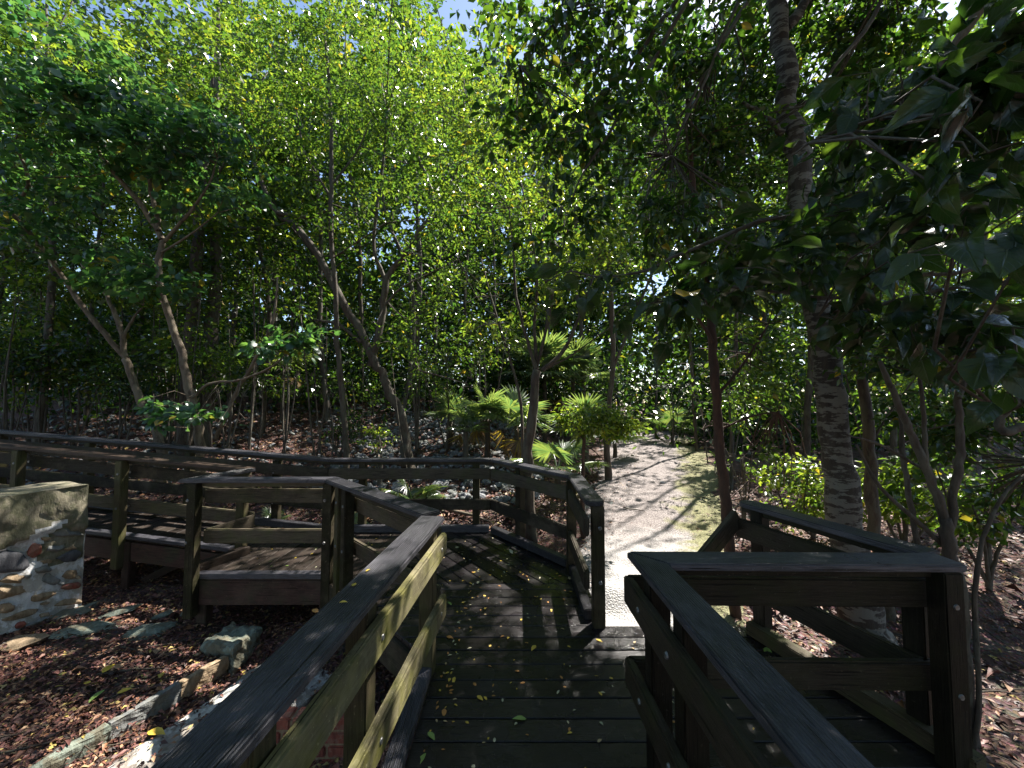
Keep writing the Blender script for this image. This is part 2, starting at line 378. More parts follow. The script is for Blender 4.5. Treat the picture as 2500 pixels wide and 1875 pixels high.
def big_template(n=7, heart=False):
    V = []; us = [i/(n-1) for i in range(n)]
    for i, u in enumerate(us):
        w = (math.sin(math.pi*u**.75)**.8*.5*(1-.25*u)) if 0 < u < 1 else 0
        zc = .10*math.sin(math.pi*u*.8)-.22*u*u
        V.append((u*1.04, 0, zc))
        if 0 < i < n-1:
            for sgn in (1, -1): V.append((u-(.06 if heart and u < .3 else 0), sgn*w, zc+.10*w*2-.03*math.sin(u*9))); V.append((u, sgn*w*.55, zc+.075*w*2))
    idx = [0]; k = 1; st = []
    for i in range(1, n-1): st.append((k, k+1, k+2, k+3, k+4)); k += 5
    tip = k; Fc = []
    c, lo, li, ro, ri = st[0]; Fc += [(0, c, li), (0, li, lo), (0, ri, c), (0, ro, ri)]
    for a, b in zip(st, st[1:]): Fc += [(a[0], b[0], b[2], a[2]), (a[2], b[2], b[1], a[1]), (b[0], a[0], a[4], b[4]), (b[4], a[4], a[3], b[3])]
    c, lo, li, ro, ri = st[-1]; Fc += [(c, tip, li), (li, tip, lo), (tip, c, ri), (tip, ri, ro)]
    return np.array(V), Fc
T_BIG = big_template()
def leaves_mesh(name, C, U, Nn, L, W, tmpl, smooth=False):
    tv, tf = tmpl; n = len(C)
    U = U/np.linalg.norm(U, axis=1, keepdims=True)
    X = np.cross(Nn, U); X /= (np.linalg.norm(X, axis=1, keepdims=True)+1e-9); Nz = np.cross(U, X)
    curl = rng.uniform(.2, 2.2, n)
    V = (C[:, None, :] + U[:, None, :]*(tv[None, :, 0, None]*L[:, None, None])
         + X[:, None, :]*(tv[None, :, 1, None]*W[:, None, None]) + Nz[:, None, :]*(tv[None, :, 2, None]*(L*curl)[:, None, None]))
    k = len(tv); base = (np.arange(n)*k)[:, None]
    ft = np.concatenate([np.array(f) for f in tf]); ff = (base+ft[None, :]).ravel()
    lt = np.tile(np.array([len(f) for f in tf]), n)
    me = mesh_np(name, V.reshape(-1, 3), ff, lt, smooth)
    if tmpl is T_BIG:
        uv = me.uv_layers.new(name='leafuv'); t2 = np.stack([tv[:, 0], tv[:, 1]], 1)[ft]
        uv.data.foreach_set('uv', np.tile(t2, (n, 1)).astype(np.float32).ravel())
    return me

# places the sun reaches through gaps in the canopy: (point, radius, share of leaves gone)
SUNGAPS = [((.2, 5.1, 1.0), .5, .97), ((1.45, 3.6, -.05), .75, .98), ((1.85, 4.8, 0), 1.0, .97), ((2.3, 6.4, 0), 1.0, .88), ((3.0, 8.4, .1), 1.2, .82), ((4.1, 11, .2), 1.9, .85), ((5, 15, .3), 2.2, .85),
           ((.95, 3.0, -.05), .5, .96), ((2.3, 3.2, -.2), .55, .95), ((2.0, 2.6, -.2), .35, .95), ((3.3, 2.3, -.3), .6, .9),
           ((-2.38, 3.1, -.6), .36, .995), ((-2.50, 2.75, -.6), .36, .995), ((-2.2, 2.8, -.6), .34, .995), ((-2.7, 2.4, -.6), .22, .95), ((-1.15, 1.5, -.5), .16, .95), ((-2.75, 2.75, -.45), .10, .9), ((-3.2, 5.2, -.4), .4, .95),
           ((-.52, 2.35, .95), .30, .985), ((-.56, 1.95, .95), .2, .96), ((-1.1, 3.15, .95), .22, .98), ((-1.5, 3.55, .95), .16, .97), ((3.85, 4.9, .6), .85, .97), ((4.5, 4.4, .55), .8, .97), ((3.25, 5.4, .9), .7, .97), ((3.9, 7.5, 1.7), .9, .9), ((4.5, 12.5, 1.5), 2.0, .75), ((1.6, 12.5, 2.5), 1.8, .7), ((-4.5, 9, 2.2), 1.5, .6), ((-8.5, 9.5, .8), 1.5, .75), ((-11, 11, 1), 1.6, .75), ((-6, 8, .5), 1.0, .75), ((-7, 9, 2.5), 1.6, .6), ((-2, 9, 2.0), 1.4, .6), ((-5.5, 12, 3), 2.0, .6), ((-1.5, 8, 3.5), 1.0, .5), ((5.5, 7, 1.5), 1.3, .7), ((6.5, 4.5, 1), 1.2, .7), ((-.47, 2.0, .6), .22, .95), ((-.48, 1.45, .45), .18, .95), ((-.47, 1.2, .6), .10, .92),
           ((-.1, 3.55, 0), .17, .97), ((.15, 3.75, 0), .17, .97), ((.3, 3.35, 0), .15, .97), ((.02, 3.15, 0), .14, .97), ((-.2, 3.85, 0), .10, .95), ((.35, 3.0, 0), .07, .95), ((-.05, 4.3, 0), .09, .95), ((.45, 3.75, 0), .09, .95), ((-.3, 3.3, 0), .10, .95), ((.12, 2.9, 0), .11, .97), ((-.28, 2.75, 0), .08, .95), ((1.1, 2.75, 0), .25, .97), ((.1, 4.6, 0), .09, .95), ((-2.4, 4.25, 0), .10, .95), ((-1.5, 3.9, .8), .2, .95),
           ((-4.4, 5.0, .1), .5, .9), ((-4.3, 5.3, -.4), .4, .9), ((.4, 6.8, 0), .9, .85), ((-.9, 8.5, .4), 1.3, .85), ((-2.6, 9.5, .6), 1.3, .8), ((-5, 9.5, .8), 1.4, .7), ((.2, 5.6, .0), .6, .85),
           ((-3.4, 12, 1.2), 1.5, .7), ((.8, 9.5, 1), 1.3, .8), ((1.0, 9.0, 2.5), 1.2, .7), ((-1.5, 4.6, .9), .2, .9), ((-.2, 5.2, .9), .2, .9), ((.2, 4.6, .95), .2, .9)]
def sun_keep(C):
    keep = np.ones(len(C), bool)
    for p, r, pr in SUNGAPS:
        v = C-np.array(p); t = v@SUN; d = np.linalg.norm(v-t[:, None]*SUN, axis=1)
        rr = r*(1+.25*np.sin(C[:, 0]*3.1)*np.sin(C[:, 2]*2.3+1))
        hit = (t > .3) & (d < rr) & (rng.random(len(C)) < pr); keep &= ~hit
    return keep
# open sky seen between crowns: (px, py, rx, ry, share gone)
SKYGAPS = [(1118, 25, 48, 55, .97), (1165, 95, 45, 38, .7), (1230, 110, 80, 50, .4), (1990, 210, 45, 90, .75), (2330, 15, 60, 40, .9), (1010, 530, 40, 45, .8),
           (1600, 690, 35, 35, .85), (850, 105, 30, 30, .8), (1710, 640, 30, 35, .6), (1900, 120, 40, 60, .45), (1540, 90, 30, 40, .7), (2020, 330, 50, 40, .6)]
rg2 = np.random.default_rng(21)
for _ in range(170):
    SKYGAPS.append((rg2.uniform(-50, 2500), 900*rg2.random()**1.1, rg2.uniform(5, 17), rg2.uniform(5, 20), .85))
YL = ([0, 300, 700, 1250, 1320, 1360, 1560, 1730, 1790, 2100, 2500], [1010, 1010, 1010, 1040, 1030, 1020, 1035, 1080, 1290, 1330, 1400])
def view_keep(C, low=True, jit=35):
    px, py, yc = project(C); keep = np.ones(len(C), bool)
    for cx, cy, rx, ry, pr in SKYGAPS:
        hit = (((px-cx)/rx)**2+((py-cy)/ry)**2 < 1) & (rng.random(len(C)) < pr); keep &= ~hit
    if low: keep &= ~((py > np.interp(px, *YL)+rng.normal(0, jit, len(C))) & (py < 1950) & (px > -100) & (px < 2600))
    keep &= np.linalg.norm(C-np.array([0, 0, H]), axis=1) > .75
    return keep

def tree(name, label, cat, limbs, blobs, leaf, bmat, lmat, group=None, base=None, tmpl=T_QUAD, low=True, twig=.6, sides=8, droop=.35, flat=.55, smooth=False, gaps=True):
    """limbs: list of (points, radii); first is the trunk. blobs: (centre, radii, clusters, leaves per cluster, spread). leaf: (length, width)"""
    p0 = Vector(limbs[0][0][0]); root = thing(name, label, cat, tuple(p0), group)
    allp = []
    for i, (pts, rad) in enumerate(limbs):
        sp, sr = smooth_path(pts, rad, 5, .18, i+int(abs(p0.x)*10)); allp += [np.array(q) for q in sp]
        W = Matrix.Translation(-p0)
        me = tubes_mesh('trunk' if i == 0 else 'branch', [(sp, sr)], sides if i == 0 else max(5, sides-2)); me.transform(W)
        link('trunk' if i == 0 else 'branch', me, root, bmat, Matrix.Translation(p0))
    AP = np.array(allp)
    Cs, Us, Ns = [], [], []; tw = []
    for c, r, ncl, nl, sp in blobs:
        c = np.array(c, float); r = np.array(r if hasattr(r, '__len__') else (r, r, r), float)
        d = rng.normal(size=(ncl, 3)); d /= np.linalg.norm(d, axis=1, keepdims=True)
        cl = c+d*(rng.random(ncl)**.45)[:, None]*r
        for q in cl:
            out = q-c; out[2] *= .4; out = out/(np.linalg.norm(out)+1e-6)
            k = int(nl*rng.uniform(.6, 1.4)); tl = sp*rng.uniform(1.2, 2.4)
            dirn = out+rng.normal(0, .45, 3); dirn[2] -= droop*.6; dirn /= np.linalg.norm(dirn)
            # leaves along a spray of short twigs
            t = rng.random(k); side = rng.normal(0, 1, (k, 3)); side[:, 2] *= flat
            C = q+dirn*(t[:, None]-.5)*tl+side*sp*.33
            U = dirn+side*.9+rng.normal(0, .25, (k, 3)); U[:, 2] -= droop
            Nn = np.array([0, 0, 1.])+rng.normal(0, .55, 3)+rng.normal(0, .45, (k, 3))
            Cs.append(C); Us.append(U); Ns.append(Nn)
            j = AP[np.argmin(np.sum((AP-q)**2, axis=1))]; dj = np.linalg.norm(q-j)
            if rng.random() < twig*(1 if dj < .9 else .10):
                e = q+dirn*tl*.5; mid = (j+q)/2+rng.normal(0, .08*np.linalg.norm(q-j)+.01, 3); rr = .004+.004*min(3, np.linalg.norm(q-j))
                tw.append(([j, mid, q, e], [rr, rr*.8, rr*.5, rr*.2]))
    if Cs:
        C = np.concatenate(Cs); U = np.concatenate(Us); Nn = np.concatenate(Ns)
        k = (sun_keep(C) if gaps else np.ones(len(C), bool)) & view_keep(C, low)
        if not k.any(): return root
        C, U, Nn = C[k], U[k], Nn[k]; L = leaf[0]*rng.uniform(.6, 1.3, len(C)); Wd = L*leaf[1]*rng.uniform(.8, 1.15, len(C))
        me = leaves_mesh('crown', C-np.array(p0), U, Nn, L, Wd, tmpl, smooth)
        tw2 = [t for t in tw if view_keep(np.array([t[0][1], t[0][2]]), low, 10).all()]
        if tw2:
            mt = tubes_mesh('t', tw2, 4); mt.transform(Matrix.Translation(-p0))
            bm = bmesh.new(); bm.from_mesh(mt)
            for f in bm.faces: f.material_index = 1
            bm.from_mesh(me); bm.to_mesh(me); bm.free(); bpy.data.meshes.remove(mt)
        link('crown', me, root, [lmat, bmat], Matrix.Translation(p0))
    return root

# ================================================================== SETTING
def grid_ground():
    n = 460; k = 5.2
    u = np.linspace(-1, 1, n); x = 130*np.sinh(k*u)/np.sinh(k); y = 3.0+130*np.sinh(k*u)/np.sinh(k)
    X, Y = np.meshgrid(x, y, indexing='ij'); Z = gz(X, Y)
    near = np.exp(-((X/9)**2+((Y-5)/9)**2)); Z = Z+near*rng.normal(0, .006, Z.shape)
    V = np.stack([X, Y, Z], -1).reshape(-1, 3); i = np.arange(n-1)
    I, J = np.meshgrid(i, i, indexing='ij'); a = (I*n+J).ravel()
    ff = np.stack([a, a+n, a+n+1, a+1], 1).ravel()
    me = mesh_np('ground', V, ff, np.full(len(a), 4), True)
    tag(link('ground', me, None, M_GROUND), 'brown woodland soil rising to a bank behind the boardwalk', None, None, 'structure')
grid_ground()
def pth_c(y): return 1.02+.40*(y-3) if y < 10 else 3.82+.28*(y-10)
def path():
    ny, nx = 260, 44; ys = 2.965+(np.linspace(0, 1, ny)**1.6)*15; V = []
    for y in ys:
        c = pth_c(y); hw = (.80+.13*(y-3) if y < 9 else 1.6)
        for k in range(nx):
            t = k/(nx-1)*2-1; w = hw*(1+.12*math.sin(y*2.1+(t > 0)*2)+.05*math.sin(y*7.3+(t > 0)))
            x = c+t*w; e = .014*(1-abs(t)**6)-.006*(abs(t)**12)
            V.append((x, y, g(x, y)+e+.003*math.sin(x*41+y*37)))
    i, j = np.meshgrid(np.arange(ny-1), np.arange(nx-1), indexing='ij'); a = (i*nx+j).ravel()
    me = mesh_np('path', np.array(V), np.stack([a, a+1, a+nx+1, a+nx], 1).ravel(), np.full(len(a), 4), True)
    tag(link('path', me, None, M_PATH), 'sunlit pale gravel path leading from the boardwalk into the trees', None, None, 'structure')
path()

# ================================================================== BOARDWALK DECKS
SL = 1/14.0
def zw(x): return max(0.0, (-3.2-x))*SL
def front(x): return 4.43+.109*(-3.0-x)
def rear(x): return 5.14+.110*max(0.0, -2.42-x)
def diagB(x):     # rail B diagonal between the side platform and the ramp
    return 3.80+(x+1.77)*(2.55-3.80)/(-.50+1.77)
def xdiag(y): return -1.77+(y-3.80)*(1.27)/(2.55-3.80)
P1 = thing('boardwalk_ramp', 'wet dark plank deck between the two foreground handrails, littered with small yellow leaves', 'boardwalk', (0, 1.5, -.4))
pitch = .1415; y = -.55; k = 0
while y < 3.66:
    y1 = y+pitch-.007
    def xl(v):
        if v < 2.60: return -.50
        return max(xdiag(v), -1.12)
    def xr(v):
        if v < 1.62: return .78
        if v < 2.93: return 2.28-(v-1.8)*.40
        return .70
    a, b = y, min(y1, 3.655)
    ra, rb = xr((a+b)/2), xr((a+b)/2)
    if 1.62 <= (a+b)/2 < 2.93: ra, rb = 2.28-(a-1.8)*.40, 2.28-(b-1.8)*.40
    board2d('deck_board', [(xl(a), a), (ra, a), (rb, b), (xl(b), b)], rng.uniform(-.0015, .0015), .035, (1, 0), M_DECK, P1)
    y += pitch
beam('joist', (-.45, -.5, -.12), (-.45, 2.6, -.12), .045, .14, M_RED, P1); beam('joist', (.62, -.5, -.12), (.62, 3.6, -.12), .045, .14, M_RED, P1)
beam('joist', (.1, -.5, -.12), (.1, 3.6, -.12), .045, .14, M_RED, P1)
beam('fascia', (.70, 2.955, -.10), (1.80, 2.955, -.10), .035, .15, M_RED, P1)
beam('kerb', (-.545, -.5, .028), (-.545, 2.55, .028), .09, .055, M_CAP, P1)
beam('kerb', (2.12, 1.80, .045), (1.76, 2.90, .045), .09, .09, M_POST, P1)
for (x, y) in ((-.45, .3), (-.45, 1.9), (.62, .3), (2.1, 1.9), (1.75, 2.8)): post('support_post', x, y, g(x, y)-.1, -.19, M_RED, P1)

P2 = thing('boardwalk_landing', 'dark landing of planks laid diagonally beside the far corner railing', 'boardwalk', (-.2, 4.4, -.4))
poly = [(-1.12, 3.66), (.68, 3.66), (.68, 4.02), (-.22, 5.14), (-1.12, 5.14)]
d = Vector((-.61, .79)).normalized(); nn = (d.y, -d.x)
vals = [p[0]*nn[0]+p[1]*nn[1] for p in poly]; s = min(vals)
while s < max(vals):
    q = clip(clip(poly, nn, s+pitch-.008), (-nn[0], -nn[1]), -s)
    if len(q) > 2: board2d('deck_board', q, rng.uniform(-.0015, .0015), .035, (d.x, d.y), M_DECK, P2)
    s += pitch
beam('fascia', (.66, 4.05, -.11), (-.22, 5.17, -.11), .035, .16, M_RED, P2)
beam('kerb', (.585, 4.02, .045), (-.245, 5.05, .045), .09, .08, M_CAP, P2)
beam('kerb', (.60, 3.05, .045), (.60, 3.95, .045), .07, .08, M_CAP, P2)
beam('kerb', (-.30, 5.09, .045), (-2.35, 5.09, .045), .09, .08, M_CAP, P2)
for (x, y) in ((.5, 3.7), (-.3, 4.9), (-1.1, 4.9)): post('support_post', x, y, g(x, y)-.1, -.04, M_RED, P2)

P3 = thing('boardwalk_side_platform', 'raised timber side platform with stained fascia above the leaf-strewn hollow', 'boardwalk', (-2.1, 4.4, -.5))
x = -1.125
while x > -3.16:
    x0 = max(x-pitch+.007, -3.19)
    fa = diagB(x)+.05 if x > -1.77 else 3.932; fb = diagB(x0)+.05 if x0 > -1.77 else 3.932
    board2d('deck_board', [(x0, fb), (x, fa), (x, rear(x)), (x0, rear(x0))], rng.uniform(-.0015, .0015), .035, (0, 1), M_DECK2, P3)
    x -= pitch
beam('edge_board', (-3.14, 3.885, -.018), (-1.82, 3.885, -.018), .09, .05, M_CAP, P3)
beam('fascia', (-3.16, 3.865, -.170), (-1.78, 3.865, -.170), .045, .25, M_RED, P3, .01)
beam('fascia', (-1.74, 3.76, -.165), (-.50, 2.54, -.165), .045, .24, M_RAIL, P3)
beam('fascia', (-3.20, 3.87, -.165), (-3.10, 4.35, -.165), .045, .24, M_RED, P3)
beam('kerb', (-3.18, 3.90, .04), (-2.98, 4.38, .04), .10, .08, M_CAPR, P3)
beam('joist', (-2.5, 3.9, -.12), (-2.5, 5.1, -.12), .045, .14, M_RED, P3)
for (x, y) in ((-3.08, 3.92), (-1.86, 3.92), (-3.0, 5.0), (-1.5, 5.0)): post('support_post', x, y, g(x, y)-.12, -.28 if y < 4 else -.04, M_RED, P3, .10)

P4 = thing('boardwalk_side_ramp', 'timber ramp walkway climbing to the left behind the stone wall', 'boardwalk', (-5.5, 4.9, -.4))
x = -3.197; kk = 0
while x > -11.5:
    x0 = x-pitch+.007
    board2d('deck_board', [(x0, front(x0)), (x, front(x)), (x, rear(x)), (x0, rear(x0))], rng.uniform(-.0015, .0015), .035, (0, 1), M_DECK2, P4, zf=zw)
    x -= pitch; kk += 1
for nm, off, m_ in (('fascia', .02, M_RED),):
    beam(nm, (-3.24, front(-3.24)+off, -.16), (-8.0, front(-8.0)+off, zw(-8.0)-.16), .045, .22, m_, P4)
beam('edge_board', (-3.24, front(-3.24)+.035, .008), (-8.0, front(-8.0)+.035, zw(-8)+.008), .10, .04, M_CAP, P4)
beam('kerb', (-2.5, rear(-2.5)-.08, .06), (-8.0, rear(-8.0)-.08, zw(-8)+.06), .09, .08, M_CAP, P4)
for (x, y) in ((-4.55, 4.62), (-3.9, 5.2), (-6.2, 4.85), (-6.2, 5.5)): post('support_post', x, y, g(x, y)-.12, zw(x)-.045, M_RED, P4)
beam('brace', (-4.45, 4.70, -.46), (-3.75, 4.95, -.10), .04, .09, M_RED, P4)

# ================================================================== RAILINGS
def railing(name, label, pts, cap_w, posts, mids=((.685, .825), (.285, .425)), side=1, zf=lambda x: 0.0, capm=M_CAP, railm=M_RAIL, postm=M_POST, pz0=-.30, round_end=None, sub=True, ext=0.0, capz=.945, midext=(0, 0), bolts=True, th=.036):
    """side: +1 puts the mid rails on the left of the direction of travel, -1 on the right"""
    P = [Vector((p[0], p[1])) for p in pts]
    root = thing(name, label, 'railing', (P[0].x, P[0].y, 0))
    dirs = [(P[i+1]-P[i]).normalized() for i in range(len(P)-1)]
    nrm = [Vector((-q.y, q.x)) for q in dirs]
    def off(i, o):          # offset point at vertex i (mitred)
        if i == 0: return P[0]+nrm[0]*o
        if i == len(P)-1: return P[-1]+nrm[-1]*o
        n1, n2 = nrm[i-1], nrm[i]; m = (n1+n2).normalized(); return P[i]+m*(o/max(.35, m.dot(n1)))
    hw = cap_w/2
    for i in range(len(P)-1):
        gap = .0015
        def quad(o1, o2, z0, z1, nm, mat, bev, rnd=False, e=(0, 0)):
            a, b = off(i, o1), off(i+1, o1); c, d_ = off(i+1, o2), off(i, o2)
            dr = dirs[i]; a = a+dr*(gap-e[0]); d_ = d_+dr*(gap-e[0]); b = b-dr*(gap-e[1]); c = c-dr*(gap-e[1])
            poly_ = [a, b, c, d_]
            if rnd:
                n_ = (c-b); w = n_.length; n_ = n_.normalized(); r = w*.38
                poly_ = [a, b-dr*0]+[]
                arc = []
                for q in range(0, 7):
                    t = math.pi/2*q/6; arc.append(b-dr*r+n_*r+dr*r*math.sin(t)-n_*r*math.cos(t))
                for q in range(0, 7):
                    t = math.pi/2*q/6; arc.append(c-dr*r-n_*r+dr*r*math.cos(t)+n_*r*math.sin(t))
                poly_ = [a]+arc+[d_]
            cen = (P[i]+P[i+1])/2; ax, ay = dirs[i], nrm[i]; zc = (zf(cen.x))
            zx = [zf(p.x)-zc for p in poly_]
            loc = [((p-cen).dot(ax), (p-cen).dot(ay)) for p in poly_]
            me = prism_mesh(nm, [(u, v, z0+s_) for (u, v), s_ in zip(loc, zx)], [(u, v, z1+s_) for (u, v), s_ in zip(loc, zx)], bev, 2)
            M = Matrix.Identity(4); M[0][0], M[1][0] = ax.x, ax.y; M[0][1], M[1][1] = ay.x, ay.y; M.translation = (cen.x, cen.y, zc)
            return link(nm, me, root, mat, M)
        last = (round_end == 'end' and i == len(P)-2)
        quad(-hw, hw, capz-th, capz, 'cap_rail', capm, .007, last)
        if sub: quad(-.018, .018, capz-th-.046, capz-th-.002, 'sub_rail', railm, .004)
        for z0, z1 in mids:
            e = (midext[0] if i == 0 else 0, midext[1] if i == len(P)-2 else 0)
            quad(side*.048, side*(.048+.042), z0, z1, 'mid_rail', railm, .009, False, e)
    for pp in posts:
        x, y, rot = pp[:3]; z0 = pp[3] if len(pp) > 3 else pz0
        po = post('post', x, y, z0, zf(x)+capz-th-.003, postm, root, .09, rot)
        if bolts:
            n_ = Vector((-math.sin(rot), math.cos(rot)))*side
            for zz in [(m0+m1)/2 for m0, m1 in mids]:
                for sgn, dd in ((1, .048+.042), (-1, .047)):
                    bm = bmesh.new(); bmesh.ops.create_cone(bm, cap_ends=True, segments=12, radius1=.015, radius2=.011, depth=.008)
                    me = bpy.data.meshes.new('bolt'); bm.to_mesh(me); bm.free()
                    c = Vector((x, y, zf(x)+zz))+Vector((n_.x, n_.y, 0))*dd*sgn
                    M = Matrix.Translation(c) @ Vector((n_.x*sgn, n_.y*sgn, 0)).to_track_quat('Z', 'Y').to_matrix().to_4x4()
                    link('bolt', me, root, M_BOLT, M)
    return root
def ang(p, q): return math.atan2(q[1]-p[1], q[0]-p[0])

# A: near left rail + B: diagonal + front of the side platform + return
A0, A1 = (-.730, .10), (-.530, 2.58)
aA = ang(A0, A1)
def onA(t): return (A0[0]+(A1[0]-A0[0])*t, A0[1]+(A1[1]-A0[1])*t)
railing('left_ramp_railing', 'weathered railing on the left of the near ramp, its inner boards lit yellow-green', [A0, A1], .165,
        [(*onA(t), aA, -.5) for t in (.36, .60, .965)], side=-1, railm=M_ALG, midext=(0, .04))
B1 = (-1.80, 3.84); B2 = (-3.17, 3.84); B3 = (-3.00, 4.42)
railing('side_platform_railing', 'railing with a mitred corner around the front of the side platform', [(A1[0]-.02, A1[1]+.075), B1, B2, B3], .15,
        [(-1.50, 3.53, ang(A1, B1), -.3), (-1.80, 3.795, 0, -.34), (-3.12, 3.795, 0, -.38), (-1.62, 3.66, ang(A1, B1), -.3)], side=-1)
railing('side_ramp_front_railing', 'front railing of the climbing ramp, just behind the stone wall', [B3, (-10.5, front(-10.5))], .15,
        [(-4.62, front(-4.62)-.05, 3.03, -.24), (-6.05, front(-6.05)-.05, 3.03, -.12), (-7.5, front(-7.5), 3.03, 0), (-3.10, 4.44, 0, -.25)], zf=zw, side=-1, capm=M_CAPR)
C = [(-10.5, rear(-10.5)), (-2.42, 5.16), (-.24, 5.16), (.655, 4.01), (.635, 2.93)]
railing('rear_boardwalk_railing', 'long back railing that bends twice and ends in a rounded cap beside the path', C, .15,
        [(-7.6, rear(-7.6), 3.03, 0), (-6.1, rear(-6.1), 3.03, -.1), (-4.5, rear(-4.5), 3.03, -.2), (-3.2, rear(-3.2)+.02, 0, -.3), (-2.0, 5.17, 0, -.3), (-.48, 5.17, 0, -.15),
         (.10, 4.76, -.91, -.15), (.60, 3.92, 0, -.15), (.66, 2.99, 0, -.15)], zf=zw, side=-1, round_end='end')
railing('right_ramp_railing', 'wet railing darkened as in shade, nearest the camera on the right, with bluish sheen on its ribbed cap', [(.70, .10), (.66, 1.90), (2.12, 1.88)], .150,
        [(.66, 1.78, 1.57, -.4), (.665, 1.47, 1.57, -.4), (.69, .80, 1.57, -.4), (2.05, 1.85, 0, -.5)], side=1, railm=M_WETR_SH, postm=M_WETP_SH)
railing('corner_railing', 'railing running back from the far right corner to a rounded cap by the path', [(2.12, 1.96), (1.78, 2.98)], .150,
        [(1.83, 2.86, 1.95, -.35), (2.10, 2.03, 1.95, -.4)], side=1, round_end='end', railm=M_WETR_SH, postm=M_WETP_SH)
sb = thing('stair_brace', 'short slanting brown board leaning against the end post of the corner railing', 'board', (1.6, 2.8, 0))
beam('plank', tuple(PY(1800, 1262, 2.95)), tuple(PY(1672, 1420, 2.70)), .045, .13, M_RAIL, sb)
post('stub_post', 1.33, 2.80, -.25, .40, M_POST, sb, .08)

# ================================================================== STONE WALL, KERB STONES, BRICKS
def blob_geo(c, r, seed, sub=2, rough=.22, flat=1, cut=(.52, .85)):
    bm = bmesh.new(); bmesh.ops.create_icosphere(bm, subdivisions=sub, radius=1); rs = np.random.default_rng(seed)
    ph = rs.uniform(0, 6, 9); axes = rs.normal(size=(11, 3)); axes /= np.linalg.norm(axes, axis=1, keepdims=True); cuts = rs.uniform(cut[0], cut[1], 11)
    for v in bm.verts:
        p = np.array(v.co)
        for a, c_ in zip(axes, cuts):          # chop flat facets
            dd = p@a
            if dd > c_: p = p-a*(dd-c_)
        p = p*(1+rough*.5*math.sin(3*p[0]+ph[0])*math.sin(4*p[1]+ph[1])+rough*.3*math.sin(9*p[2]+ph[2]+5*p[0]))
        v.co = Vector((c[0]+p[0]*r[0], c[1]+p[1]*r[1], c[2]+p[2]*r[2]))
    V = [tuple(v.co) for v in bm.verts]; Fc = [[v.index for v in f.verts] for f in bm.faces]; bm.free(); return V, Fc
